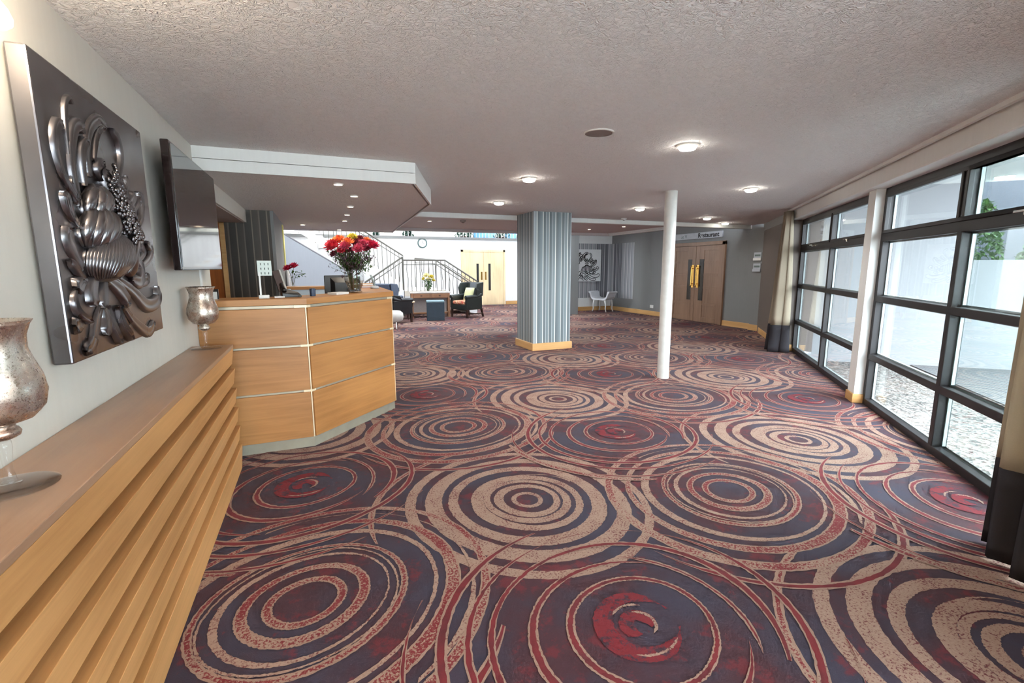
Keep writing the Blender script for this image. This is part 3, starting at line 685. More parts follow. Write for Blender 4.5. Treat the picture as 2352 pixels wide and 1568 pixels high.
# folded petals wrapping the calyx: fine strands sweeping from the heart down round the bowl
def wrap(c, r, n, y_a, y_b, w):
    for q in range(n):
        a = q/(n-1); m = 12; pts = []
        for i in range(m):
            t = i/(m-1); th = 0.25+2.3*t; ph = y_a+(y_b-y_a)*a + 0.5*(t-0.5)*(a-0.5)
            st_ = math.sin(th)
            pts.append((c[0]+r[0]*1.0*st_*math.cos(ph)*0.97, c[1]+r[1]*st_*math.sin(ph)+0.6*r[2]*math.cos(th), c[2]+r[2]*math.cos(th)))
        rel.tube(pts, [w*(0.35+0.9*math.sin(PI*min(1,i/(m-1)+0.1))) for i in range(m)], 7)
wrap((-0.737,2.285,1.465),(0.070,0.190,0.098),26,-1.38,1.4,0.0075)
wrap((-0.737,2.205,1.562),(0.054,0.125,0.078),6,-1.1,0.9,0.020)
wrap((-0.737,2.215,1.65),(0.042,0.088,0.066),4,-1.0,0.8,0.019)
wrap((-0.737,2.475,1.505),(0.048,0.070,0.128),8,-1.1,1.35,0.010)
for q in range(380):
    t = R.random(); o_ = R.uniform(-1,1)
    y = 2.345+0.135*t+o_*0.056*(0.6+t*0.5); z = 1.79-0.25*t+o_*0.035
    rel.ball((-0.715+0.046*math.sqrt(1-o_*o_)*(0.6+t*0.5), y, z), (0.007,0.007,0.009), 7, 5)
blob((-0.737,2.41,1.665),(0.050,0.062,0.145),-0.0,2,0.02,-0.5)
rel.build('flower_relief', m_pewter, art, smooth=True, world=True)

# ---------------------------------------------------------------- television
tv = thing('television', 'black flat screen television mounted on the cream wall above the goblet', 'television', (-0.71,3.79,1.41))
MB().box(-0.725,-0.685,3.165,4.405,1.408,2.105).build('bezel', m_bezel, tv, bevel=0.006, world=True)
MB().box(-0.687,-0.682,3.185,4.385,1.428,2.09).build('screen', m_screen, tv, world=True)
MB().box(-0.75,-0.722,3.3,4.27,1.47,2.03).build('back_shell', m_black, tv, bevel=0.01, world=True)
for yb in (3.55, 3.96): MB().box(-0.799,-0.745,yb,yb+0.07,1.55,1.95).build('wall_bracket', m_black, tv, world=True)
t = thing('cable_cover', 'thin white cable trunking on the wall under the television', 'cable cover', (-0.795,4.19,1.2))
MB().box(-0.80,-0.788,4.172,4.208,1.19,1.45).build('trunking', m_whitepl, t, world=True)

# ---------------------------------------------------------------- oak ledge along left wall
led = thing('wall_ledge', 'long oak ledge unit with stepped horizontal boards under metal artwork', 'ledge', (-0.68,1.8,0))
Y0, Y1 = -1.6, 3.71
MB().box(-0.799,-0.615,Y0,Y1-0.02,0.02,0.872).build('carcass', m_groove, led, world=True)
MB().box(-0.799,-0.556,Y0,Y1,0.875,0.9).build('top', m_oak_top, led, bevel=0.003, world=True)
zt = [0.874,0.731,0.592,0.454,0.317,0.180]
zb = [0.762,0.623,0.485,0.347,0.210,0.0]
for a, b in zip(zt, zb):
    q = MB(); ext_y(q, [(-0.616,a),(-0.557,a),(-0.573,b),(-0.616,b)], Y0, Y1); q.build('board', m_oak_board_lit, led, bevel=0.002, world=True)

def goblet(name, label, loc):
    t = thing(name, label, 'candle holder', loc, 0, 'mercury glass goblets on the ledge')
    pr = [(0.0,0.402-0.22),(0.0,0.402-0.236),(0.028,0.157),(0.06,0.168),(0.083,0.195),(0.0905,0.232),(0.086,0.268),(0.074,0.305),(0.066,0.335),(0.067,0.365),(0.075,0.390),(0.082,0.402),(0.0795,0.402),(0.073,0.388),(0.064,0.362),(0.063,0.335),(0.071,0.305),(0.083,0.268),(0.087,0.232),(0.08,0.199),(0.05,0.18),(0.0,0.178)]
    MB().lathe(pr[2:], seg=40).build('bowl', m_merc, t, smooth=True)
    MB().lathe([(0.0,0.118),(0.012,0.119),(0.02,0.122),(0.031,0.128),(0.034,0.137),(0.030,0.146),(0.024,0.150),(0.026,0.157),(0.0,0.158)], seg=28).build('knop', m_merc, t, smooth=True)
    MB().lathe([(0.0,0.121),(0.012,0.12),(0.0135,0.10),(0.010,0.07),(0.0085,0.045),(0.012,0.02),(0.02,0.012),(0.0,0.010)], seg=20).build('stem', m_vglass, t, smooth=True)
    MB().lathe([(0.0,0.011),(0.03,0.010),(0.078,0.006),(0.088,0.003),(0.0885,0.0),(0.0,0.0)], seg=44).build('foot', m_vglass, t, smooth=True)
    return t
goblet('goblet_candle_holder', 'larger looking mottled silver glass goblet standing at the near end of the ledge', (-0.708,1.448,0.9))
goblet('goblet_candle_holder', 'mottled silver glass goblet at the desk end of the ledge under the television', (-0.69,3.585,0.9))

# ---------------------------------------------------------------- reception desk
desk = thing('reception_desk', 'angled oak reception desk with metal strips between its panels', 'reception desk', (0.0,4.4,0))
D = [Vector(p) for p in ((-0.798,3.935),(-0.08,3.95),(0.685,4.755),(0.70,6.3))]
DI = [Vector(p) for p in ((-0.798,4.27),(-0.22,4.28),(0.36,4.89),(0.36,6.3))]
core_o = [(-0.798,3.97),(-0.095,3.985),(0.65,4.77),(0.665,6.28)]; core_i = [(-0.798,4.05),(-0.125,4.065),(0.57,4.80),(0.585,6.28)]
MB().prism(core_o + core_i[::-1], 0.0, 1.14).build('carcass', m_groove, desk, world=True)
MB().prism([tuple(Vector(p)) for p in ((-0.798,3.952),(-0.088,3.967),(0.668,4.762),(0.683,6.29),(0.66,6.29),(0.645,4.78),(-0.1,3.99),(-0.798,3.975))], 0.0, 0.083).build('plinth', m_plinth, desk, world=True)
wt = MB(); wt.prism([(-0.799,3.925),(-0.075,3.94),(0.697,4.75),(0.712,6.31)] + [tuple(p) for p in DI[::-1]], 1.142, 1.19); wt.build('worktop', m_oak_h, desk, bevel=0.003, world=True)
rows = [(0.085,0.455),(0.473,0.815),(0.833,1.117)]
for k in range(3):
    a, b = D[k], D[k+1]; d = (b-a).normalized()
    a2 = a + d*(0.012 if k else 0.0); b2 = b - d*0.012
    for z0, z1 in rows:
        MB().slab(a2, b2, -0.022, 0.0, z0, z1).build('front_panel', m_oak_h, desk, bevel=0.002, world=True)
    for z in (0.457,0.817,1.120):
        MB().slab(a2, b2, -0.03, -0.006, z, z+0.014 if z < 1 else z+0.019).build('metal_strip', m_alu, desk, world=True)
        q = MB(); q.slab(b-d*(0.085 if z > 1 else 0.06), b+d*0.002, -0.03, 0.0015, z-0.001, z+0.016 if z < 1 else z+0.018)
        if k < 2:
            e = (D[k+2]-D[k+1]).normalized(); q.slab(b, b+e*0.04, -0.03, 0.0015, z-0.001, z+0.016 if z < 1 else z+0.018)
        q.build('corner_bracket', m_alu_l, desk, world=True)
    if k < 2:
        MB().slab(b-d*0.010, b-d*0.002, -0.02, -0.002, 0.085, 1.12).build('corner_trim', m_alu_l, desk, world=True)
MB().prism([(-0.79,4.06),(-0.13,4.075),(0.56,4.81),(0.56,6.28),(-0.05,6.28),(-0.05,5.3),(-0.4,4.85),(-0.79,4.8)], 0.70, 0.735).build('work_surface', m_whitepl, desk, world=True)
for yb in (6.2, 5.32): MB().box(-0.04,0.0,yb,yb+0.06,0,0.70).build('support', m_alu, desk, world=True)

t = thing('back_counter', 'oak rimmed pale blue counter front behind the reception desk', 'counter', (-0.02,7.35,0))
MB().box(-0.37,0.42,7.22,7.5,0,1.12).build('body', m_bluecloth, t, world=True); MB().box(-0.39,0.44,7.2,7.52,1.12,1.16).build('counter_top', m_oak_h, t, bevel=0.003, world=True)

t = thing('sign_stand', 'pale card on a slim white post at the desk, grid of nine symbols', 'sign', (-0.372,4.06,1.19), 0.05)
MB().box(-0.036,0.036,-0.02,0.02,0,0.026).build('foot', m_whitepl, t, bevel=0.003)
MB().box(-0.026,-0.014,-0.006,0.006,0.024,0.20).build('post', m_whitepl, t)
cd = MB().box(-0.030,0.066,-0.004,0.002,0.172,0.284).build('card', m_notice, t)
q = MB()
for i in range(3):
    for j in range(3):
        cx, cz = -0.006+0.025*i, 0.262-0.034*j
        q.ball((cx,-0.0045,cz),(0.0045,0.0008,0.0045),8,4); q.box(cx-0.0035,cx+0.0035,-0.0052,-0.004,cz-0.012,cz-0.004)
q.build('printed_symbols', m_ink, cd.parent)

def monitor(label, loc, rz, w=0.34, h=0.27):
    t = thing('computer_monitor', label, 'monitor', loc, rz)
    b = MB(); b.box(-w/2,w/2,-0.015,0.015,0.34,0.34+h); b.build('screen_housing', m_black, t, bevel=0.006)
    q = MB(); q.add([(-w*0.33,-0.015,0.37),(w*0.33,-0.015,0.37),(w*0.33,-0.015,0.32+h),(-w*0.33,-0.015,0.32+h),(-w*0.2,-0.05,0.42),(w*0.2,-0.05,0.42),(w*0.2,-0.05,0.27+h),(-w*0.2,-0.05,0.27+h)],
        [(4,5,6,7),(0,1,5,4),(1,2,6,5),(2,3,7,6),(3,0,4,7)]); q.build('back_shell', m_black, t)
    MB().box(-0.03,0.03,-0.03,0.0,0.02,0.40).build('stand_neck', m_black, t); MB().box(-0.12,0.12,-0.09,0.09,0,0.02).build('stand_foot', m_black, t, bevel=0.004)
    return t
monitor('black computer monitor seen from behind, beside the tall glass vase', (0.245,5.02,0.735), -0.1)
t = thing('desk_telephone', 'black desk telephone tilted behind the reception desk ledge', 'telephone', (-0.19,4.17,1.19), 0.2)
q = MB(); q.add([(-0.07,-0.05,0),(0.07,-0.05,0),(0.07,0.06,0),(-0.07,0.06,0),(-0.07,-0.05,0.035),(0.07,-0.05,0.015),(0.07,0.06,0.03),(-0.07,0.06,0.085)],[(3,2,1,0),(4,5,6,7),(0,1,5,4),(1,2,6,5),(2,3,7,6),(3,0,4,7)]); q.build('base', m_black, t, bevel=0.004)
MB().tube([(-0.055,-0.06,0.05),(-0.055,-0.03,0.075),(-0.055,0.03,0.10),(-0.055,0.065,0.095)],[0.018,0.013,0.013,0.018],8).build('handset', m_black, t, smooth=True)
t = thing('pen_pot', 'small dark blue pen pot on the reception desk', 'pen pot', (-0.03,4.22,1.19))
MB().lathe([(0,0),(0.022,0),(0.024,0.062),(0.021,0.062),(0.02,0.005),(0,0.005)],seg=18).build('pot', plain('navy_pot', rgb(52,66,90), 0.4), t, smooth=False)
t = thing('notepad', 'white notepad lying on the desk in front of the monitor', 'notepad', (0.175,4.42,1.19), 0.8); MB().box(-0.075,0.075,-0.05,0.05,0,0.018).build('pages', m_whitepl, t)
t = thing('paper_stack', 'short white stack of paper near the telephone', 'paper', (-0.27,4.12,1.19), 0.1); MB().box(-0.035,0.035,-0.03,0.03,0,0.012).build('sheets', m_whitepl, t)
for k, (m, lb) in enumerate(((m_pet['maroon'],'dark maroon book at the bottom of the small stack on the desk'),(plain('orange_cover', rgb(206,152,80), 0.5),'orange book on top of the small stack on the desk'))):
    t = thing('book', lb, 'book', (0.545,5.72,1.19+0.025*k), 0.1+0.15*k, 'books at the far end of the desk')
    MB().box(-0.07,0.07,-0.055,0.055,0,0.004).box(-0.07,0.07,-0.055,0.055,0.021,0.025).box(0.066,0.07,-0.055,0.055,0,0.025).build('cover', m, t); MB().box(-0.067,0.064,-0.051,0.051,0.004,0.021).build('pages', m_whitepl, t)
t = thing('cordless_phone', 'pale grey cordless phone leaning in its cradle at the desk end', 'telephone', (0.60,5.45,1.19), 0.3)
MB().lathe([(0,0),(0.045,0),(0.05,0.01),(0.035,0.03),(0,0.035)],seg=18).build('cradle', m_greyw, t, smooth=True)
MB().tube([(0.0,0,0.025),(-0.015,0,0.08),(-0.04,0,0.15)],[0.02,0.019,0.014],8,flat=0.6).build('handset', plain('grey_plastic', rgb(140,156,156), 0.4), t, smooth=True)
t = thing('photo_frame', 'small black framed card standing at the wall end of the desk', 'frame', (-0.715,4.12,1.19), 0.0)
MB().box(-0.035,0.035,-0.006,0.006,0,0.075).build('frame', m_black, t); MB().box(-0.022,0.026,-0.008,-0.005,0.0,0.055).build('card', m_whitepl, t)
t = thing('yellow_notice', 'tall yellow card hanging on the end of the striped wall', 'notice', (-0.455,8.92,1.42)); MB().box(-0.462,-0.45,8.78,9.06,1.42,2.12).build('card', m_yellow, t, world=True)
t = thing('hanging_coat', 'pale grey coat hanging below the yellow card', 'coat', (-0.45,8.9,0.6)); q = MB()
for k in range(5): q.tube([(-0.43,8.76+0.06*k,1.38),(-0.42+0.02*(k%2),8.75+0.065*k,1.0),(-0.42,8.75+0.07*k,0.6)],[0.02,0.03,0.035],8)
q.build('cloth', m_whitefab, t, smooth=True, world=True)

# ---------------------------------------------------------------- flowers
def bloom(mb, c, r, layers=4, n=16, rr=R, up=Vector((0,0,1))):
    M0 = up.to_track_quat('Z','Y').to_matrix().to_4x4()
    for l in range(layers):
        el = math.radians(8 + l*22); L = r*(1-0.13*l)
        for k in range(n):
            a = 2*PI*(k+0.5*l)/n + rr.uniform(-.12,.12)
            M = Matrix.Translation(c) @ M0 @ Matrix.Rotation(a,4,'Z') @ Matrix.Rotation(-el+rr.uniform(-.15,.15),4,'Y')
            w = r*0.17
            mb.add([M @ Vector(v) for v in ((0,-w*0.4,0),(L*0.55,-w,L*0.06),(L,0,L*0.14),(L*0.55,w,L*0.06),(0,w*0.4,0),(L*0.5,0,-L*0.05))], [(0,5,4),(0,1,5),(1,2,5),(2,3,5),(3,4,5)])
    mb.ball(c, r*0.28, 8, 6)
def flower(label, foot, head, r, mat, group, layers=4, n=16, lean=None):
    t = thing('flower', label, 'flower', foot, 0, group)
    f, h = Vector(foot), Vector(head); d = h-f
    mid = d*0.5 + Vector((0,0,0.03)) - Vector((d.x,d.y,0))*0.18
    MB().tube([(0,0,0),tuple(mid),tuple(d)], [0.004,0.0035,0.003], 6).build('stem', m_stem, t)
    q = MB(); bloom(q, tuple(d), r, layers, n, R, (Vector((d.x,d.y,0))*1.2+Vector((-0.1,-0.35,0.5))).normalized()); q.build('bloom', mat, t)
    return t
VX, VY = 0.335, 4.72
va = thing('flower_vase', 'tall flared clear glass vase holding red and orange blooms on desk', 'vase', (VX,VY,1.19))
pr = [(0,0.0),(0.064,0.0),(0.068,0.008),(0.06,0.02),(0.070,0.06),(0.088,0.11),(0.092,0.15),(0.084,0.20),(0.086,0.26),(0.083,0.26),(0.081,0.20),(0.089,0.15),(0.085,0.11),(0.066,0.06),(0.055,0.025),(0,0.02)]
MB().lathe(pr, seg=36).build('glass', m_vglass, va, smooth=True)
MB().lathe([(0,0.022),(0.052,0.026),(0.064,0.06),(0.082,0.108),(0.0,0.108)], seg=28).build('water', glassmat('vase_water', (0.90,0.84,0.76,1), 0.5), va, smooth=True)
FL = [(-0.175,0.42,0.080,'red','large red bloom leaning out at the wall side of the tall bouquet'),(-0.115,0.475,0.066,'orange','orange red bloom just above the large red one'),(-0.045,0.45,0.064,'orange','soft orange bloom low between the red and yellow blooms'),
 (0.005,0.505,0.052,'yellow','mustard yellow bloom at the top of the bouquet'),(0.075,0.49,0.05,'maroon','maroon bloom beside the yellow one'),(0.045,0.395,0.064,'pink','deep pink bloom hanging low in the middle of the bouquet'),
 (0.135,0.475,0.05,'orange','small orange bloom between the maroon and crimson blooms'),(0.175,0.43,0.070,'crimson','crimson bloom at the side of the bouquet away from the wall'),(-0.04,0.385,0.05,'maroon','dark maroon bloom tucked low in the bouquet centre'),(-0.165,0.35,0.045,'maroon','small maroon bloom under the large red one'),
 (0.115,0.40,0.05,'maroon','maroon bloom below the small orange one'),(-0.10,0.385,0.05,'red','small red bloom beside the large red one'),
 (-0.07,0.42,0.058,'pink','rose pink bloom in front of the soft orange one'),(0.095,0.445,0.054,'pink','rose bloom between the deep pink and crimson ones'),(-0.15,0.465,0.05,'yellow','yellowish bloom peeping behind the large red one'),(0.03,0.455,0.054,'maroon','dark maroon bloom right under the yellow one at the top')]
for i, (dx, dz, r, c, lb) in enumerate(FL):
    dy = (-0.07,0.01,-0.08,-0.02,0.03,-0.11,0.02,-0.05,-0.05,-0.03,-0.06,-0.09,-0.11,-0.08,0.05,-0.05)[i]
    flower(lb.replace('right under', 'just under'), (VX+dx*0.12, VY+dy*0.1, 1.215), (VX+dx, VY+dy, 1.19+dz), r*1.1, m_pet[c], 'blooms in the tall desk vase', 5, 18)
t = thing('filler_foliage', 'twiggy purple and green filler foliage fanning out of the tall vase', 'foliage', (VX,VY,1.215), kind='stuff')
q = MB(); g = MB(); rr = random.Random(5)
for k in range(90):
    a = rr.uniform(0,2*PI); rad = 0.21*math.sqrt(rr.random()); hh = rr.uniform(0.25,0.44) - rad*0.25
    tip = Vector((rad*math.cos(a), rad*0.7*math.sin(a), hh)); mid = tip*0.55 + Vector((0,0,0.03))-Vector((tip.x,tip.y,0))*0.30
    (q if k % 2 else g).tube([(tip.x*0.1,tip.y*0.1,0),tuple(mid),tuple(tip)],[0.0024,0.002,0.0012],5)
    for j in range(26):
        f_ = rr.uniform(0.5,1.05); c0 = mid.lerp(tip, (f_-0.5)/0.5) + Vector((rr.gauss(0,.016),rr.gauss(0,.016),rr.gauss(0,.016)))
        M = Matrix.Translation(c0) @ Matrix.Rotation(rr.uniform(0,6),4,'Z') @ Matrix.Rotation(rr.uniform(-1.3,1.3),4,'X'); l = rr.uniform(0.009,0.022)
        (q if k % 3 else g).add([M @ Vector(v) for v in ((0,-l,0),(l*0.4,0,0),(0,l,0),(-l*0.4,0,0))], [(0,1,2,3)])
q.build('twigs', m_twig, t); g.build('leaves', m_green, t)
va2 = thing('flower_vase', 'small glass vase of crimson flowers on the back counter', 'vase', (-0.30,7.3,1.16))
MB().lathe([(0,0),(0.03,0),(0.033,0.12),(0.04,0.16),(0.037,0.16),(0.03,0.12),(0.027,0.006),(0,0.006)],seg=20).build('glass', m_vglass, va2, smooth=True)
for k, (dx, dz, lb) in enumerate(((-0.05,0.25,'lower crimson flower drooping off the back counter vase'),(0.03,0.28,'uppermost crimson flower in the back counter vase'))):
    flower(lb, (-0.30,7.3,1.17), (-0.30+dx,7.3,1.16+dz), 0.075, m_pet['crimson'], 'crimson flowers on the back counter', 3, 12)
t = thing('sprig_foliage', 'green leafy sprig spilling sideways from the back counter vase', 'foliage', (-0.30,7.3,1.17), kind='stuff'); g = MB()
for k in range(34):
    c0 = Vector((rr.uniform(0.0,0.17), rr.gauss(0,.02), 0.21-0.1*rr.random())); l = rr.uniform(0.015,0.03)
    M = Matrix.Translation(c0) @ Matrix.Rotation(rr.uniform(0,6),4,'Z') @ Matrix.Rotation(rr.uniform(-1,1),4,'X'); g.add([M @ Vector(v) for v in ((0,-l,0),(l*0.5,0,0),(0,l,0),(-l*0.5,0,0))],[(0,1,2,3)])
g.tube([(0,0,0),(0.05,0,0.15),(0.16,0,0.17)],0.003,5); g.build('leaves', m_green, t)
t = thing('brochure_holder', 'dark leaning brochure holder beside the crimson flowers', 'brochure holder', (-0.37,7.0,1.0), 0.15)
q = MB(); M = Matrix.Rotation(-0.25,4,'Y')
MB().box(-0.06,0.02,-0.04,0.04,0.12,0.40).xf(M).build('holder', plain('brown_card', rgb(104,88,84), 0.6), t); MB().box(0.022,0.04,-0.04,0.04,0.14,0.40).xf(M).build('leaflet', m_whitepl, t)
MB().box(-0.07,0.05,-0.05,0.05,-1.0,0.14).build('stand', m_bluecloth, t)
# ---------------------------------------------------------------- lobby furniture
def wing_chair(label, loc, rz, hb=1.0, cushion=None, mats=(None,None), group='leather armchairs in the lobby'):
    m1 = mats[0] or m_leather; m2 = mats[1] or m_leather_in
    t = thing('wing_armchair', label, 'armchair', loc, rz, group)
    MB().box(-0.30,0.30,-0.30,0.28,0.22,0.38).build('seat_base', m1, t, bevel=0.02)
    MB().box(-0.25,0.25,-0.33,0.18,0.38,0.48).build('seat_cushion', m_floral, t, bevel=0.035)
    b = MB(); b.add([(-0.29,0.17,0.38),(0.29,0.17,0.38),(0.27,0.30,hb),(-0.27,0.30,hb),(-0.29,0.31,0.25),(0.29,0.31,0.25),(0.27,0.40,hb-0.02),(-0.27,0.40,hb-0.02)],[(0,1,2,3),(5,4,7,6),(4,5,1,0),(1,5,6,2),(2,6,7,3),(3,7,4,0)])
    b.build('backrest', m1, t, bevel=0.03)
    MB().add([(-0.15,0.165,0.46),(0.15,0.165,0.46),(0.15,0.288,hb-0.02),(-0.15,0.288,hb-0.02),(-0.15,0.20,0.46),(0.15,0.20,0.46),(0.15,0.32,hb-0.02),(-0.15,0.32,hb-0.02)],[(0,1,2,3),(5,4,7,6),(4,5,1,0),(1,5,6,2),(2,6,7,3),(3,7,4,0)]).build('back_panel', m2, t, bevel=0.006)
    for s in (-1,1):
        w = MB(); w.add([(s*0.27,0.30,0.60),(s*0.33,0.04,0.62),(s*0.345,0.0,hb-0.16),(s*0.33,0.06,hb-0.03),(s*0.27,0.34,hb),(s*0.33,0.34,0.60),(s*0.385,0.05,0.62),(s*0.40,0.01,hb-0.16),(s*0.385,0.08,hb-0.03),(s*0.32,0.38,hb)],
            [(0,1,2,3,4),(9,8,7,6,5),(0,5,6,1),(1,6,7,2),(2,7,8,3),(3,8,9,4),(4,9,5,0)]); w.build('wing', m1, t, bevel=0.015)
        a = MB(); a.box(s*0.27 if s>0 else -0.37, 0.37 if s>0 else -0.27, -0.30,0.26,0.24,0.58); a.tube([(s*0.325,-0.33,0.585),(s*0.325,0.1,0.60),(s*0.325,0.26,0.64)],0.055,10); a.build('arm', m1, t, bevel=0.012)
        MB().add([(s*0.33-0.02,-0.30,0),(s*0.33+0.02,-0.30,0),(s*0.33+0.02,-0.26,0),(s*0.33-0.02,-0.26,0),(s*0.33-0.028,-0.31,0.24),(s*0.33+0.028,-0.31,0.24),(s*0.33+0.028,-0.25,0.24),(s*0.33-0.028,-0.25,0.24)],[(3,2,1,0),(4,5,6,7),(0,1,5,4),(1,2,6,5),(2,3,7,6),(3,0,4,7)]).build('leg', m_darkwood, t)
        MB().add([(s*0.30-0.02,0.34,0),(s*0.30+0.02,0.34,0),(s*0.30+0.02,0.38,0),(s*0.30-0.02,0.38,0),(s*0.30-0.026,0.25,0.26),(s*0.30+0.026,0.25,0.26),(s*0.30+0.026,0.31,0.26),(s*0.30-0.026,0.31,0.26)],[(3,2,1,0),(4,5,6,7),(0,1,5,4),(1,2,6,5),(2,3,7,6),(3,0,4,7)]).build('leg', m_darkwood, t)
    q = MB()
    for s in (-1,1): q.box(s*0.32-0.012,s*0.32+0.012,-0.27,0.34,0.10,0.125)
    q.box(-0.32,0.32,0.02,0.045,0.10,0.125); q.build('stretcher', m_darkwood, t)
    return t
ch = wing_chair('dark green leather wing armchair with floral seat, facing the console table', (3.99,13.10,0), -1.15)
cu = thing('cushion', 'pale green square cushion leaning in the wing armchair', 'cushion', (3.97,13.08,0.487), -1.15)
q = MB(); M = Matrix.Rotation(-0.3,4,'X')
n = 8; vs = []
for sgn in (1,-1):
    for i in range(n+1):
        for j in range(n+1):
            u, v = 2*i/n-1, 2*j/n-1; th = 0.07*(1-u**4)*(1-v**4)+0.004
            vs.append(M @ Vector((u*0.19, sgn*th+0.05, 0.19+v*0.19)))
fs = [tuple(o+k for k in (i*(n+1)+j,(i+1)*(n+1)+j,(i+1)*(n+1)+j+1,i*(n+1)+j+1)) for o in (0,(n+1)**2) for i in range(n) for j in range(n)]
q.add(vs, fs).build('cover', m_cush, cu, smooth=True)
wing_chair('black leather armchair seen from behind beside the round white pouffe', (1.86,12.55,0), 2.0, 0.74, mats=(m_leather_b,m_leather_b))
wing_chair('blue grey armchair whose back just shows over the reception desk', (1.78,13.52,0), 2.6, 1.0, mats=(plain('slate_leather', rgb(70,80,98), 0.45),None))

co = thing('console_table', 'brown wooden console table with two drawers below yellow flowers', 'table', (3.03,13.58,0), -0.12)
MB().box(-0.58,0.58,-0.2,0.2,0.69,0.725).build('table_top', plain('pale_polished_top', rgb(206,196,190), 0.25), co, bevel=0.004)
MB().box(-0.54,0.54,-0.165,0.18,0.55,0.69).build('apron', m_consw, co)
for s in (-1,1):
    d = MB().box(s*0.26-0.22,s*0.26+0.22,-0.185,-0.16,0.565,0.68).build('drawer', m_consw, co, bevel=0.003); MB().ball((s*0.26,-0.2,0.62),(0.03,0.015,0.012),8,6).build('knob', m_darkwood, d)
    for sy in (-1,1): MB().box(s*0.52-0.03,s*0.52+0.03,sy*0.16-0.025,sy*0.16+0.025,0,0.69).build('leg', m_consw, co)
MB().box(-0.52,0.52,-0.17,0.17,0.10,0.14).build('lower_shelf', m_consw, co)
MB().box(-0.48,0.48,-0.02,0.02,0.14,0.55).build('back_board', plain('woven_panel', rgb(150,142,140), 0.7, 0, 0.1, 60), co)
ot = thing('cube_stool', 'dark teal upholstered cube stool in front of console table', 'stool', (2.97,12.69,0), -0.2)
MB().box(-0.235,0.235,-0.23,0.23,0.0,0.49).build('body', m_teal, ot, bevel=0.008); MB().box(-0.24,0.24,-0.235,0.235,0.492,0.53).build('seat', m_teal_t, ot, bevel=0.01)
pf = thing('round_pouffe', 'white round pouffe partly hidden by the reception desk corner', 'pouffe', (1.60,11.3,0))
MB().lathe([(0,0.16),(0.2,0.16),(0.25,0.19),(0.27,0.27),(0.26,0.36),(0.2,0.41),(0,0.425)],seg=28).build('seat', plain('white_leather', rgb(224,222,214), 0.4), pf, smooth=True)
for a in range(4): MB().tube([(0.17*math.cos(a*PI/2+.5),0.17*math.sin(a*PI/2+.5),0),(0.15*math.cos(a*PI/2+.5),0.15*math.sin(a*PI/2+.5),0.17)],0.012,8).build('leg', m_chrome, pf)
st = thing('side_table', 'small round topped dark wooden side table between armchair and console', 'table', (2.37,13.2,0))
MB().lathe([(0,0.46),(0.14,0.46),(0.145,0.475),(0.14,0.49),(0,0.49)],seg=26).build('table_top', m_oak_pale, st)
for a in range(3): MB().tube([(0.14*math.cos(a*2.09),0.14*math.sin(a*2.09),0),(0.04*math.cos(a*2.09),0.04*math.sin(a*2.09),0.22),(0.09*math.cos(a*2.09),0.09*math.sin(a*2.09),0.46)],0.014,8).build('leg', m_darkwood, st)
# yellow flowers on console
v3 = thing('flower_vase', 'clear glass vase with yellow and cream flowers on console table', 'vase', (2.98,13.55,0.725))
MB().lathe([(0,0),(0.045,0),(0.05,0.02),(0.07,0.2),(0.066,0.2),(0.045,0.025),(0,0.02)],seg=24).build('glass', m_vglass, v3, smooth=True)
for k, (dx, dz, c, r, lb) in enumerate(((-0.05,0.46,'cream',0.115,'cream flower at the top of the console bouquet'),(0.09,0.42,'yellow',0.10,'yellow flower beside the cream one on the console'),(0.15,0.32,'yellow',0.085,'lower yellow flower leaning out of the console bouquet'),(0.0,0.35,'cream',0.085,'small cream flower low in the console bouquet'),(-0.13,0.37,'yellow',0.07,'small yellow flower at the edge of the console bouquet'))):
    flower(lb, (2.98,13.55,0.745), (2.98+dx,13.55-0.03*(k%2),0.725+dz), r, m_pet[c], 'yellow and cream flowers on the console', 3, 12)
t = thing('flower_leaves', 'green leaves around the yellow flowers on the console', 'foliage', (2.98,13.55,0.745), kind='stuff'); g = MB()
for k in range(260):
    z_ = rr.random(); rad = 0.07+0.11*z_; a = rr.uniform(0,6.3); l = rr.uniform(0.02,0.045)
    M = Matrix.Translation((rad*math.cos(a)*rr.random(), rad*math.sin(a)*rr.random(), 0.03+0.32*z_)) @ Matrix.Rotation(rr.uniform(0,6),4,'Z') @ Matrix.Rotation(rr.uniform(-1.2,1.2),4,'X')
    g.add([M @ Vector(v) for v in ((0,0,-l),(l*0.4,0,0),(0,0,l),(-l*0.4,0,0))],[(0,1,2,3)])
g.build('leaves', m_green, t)

# scroll armed bench by the striped wall
sb = thing('scroll_stool', 'pale grey scroll armed bench stool on curved legs under the flower canvas', 'stool', (8.50,12.95,0), -1.154)
prof = [(-0.36,0.62),(-0.345,0.56),(-0.31,0.46),(-0.25,0.39),(-0.16,0.37),(0.16,0.37),(0.25,0.39),(0.31,0.46),(0.345,0.56),(0.36,0.62)]
q = MB(); vs = []; outer = [(x*0.86, z+0.0) for x, z in prof]
inn = [(x*0.84, z+0.055 if abs(x)<0.3 else z+0.01) for x, z in prof]
loop = [(x, z) for x, z in prof] + [(x, z) for x, z in inn[::-1]]
nl = len(loop)
vs = [(x,-0.24,z) for x, z in loop] + [(x,0.24,z) for x, z in loop]
fs = [(i,(i+1)%nl,nl+(i+1)%nl,nl+i) for i in range(nl)]
m = len(prof)
for i in range(m-1):
    fs.append((i,nl-1-i,nl-2-i,i+1)); fs.append((nl+i,nl+i+1,nl+nl-2-i,nl+nl-1-i))
MB().add(vs, fs).build('upholstered_body', m_whitefab, sb, bevel=0.008)
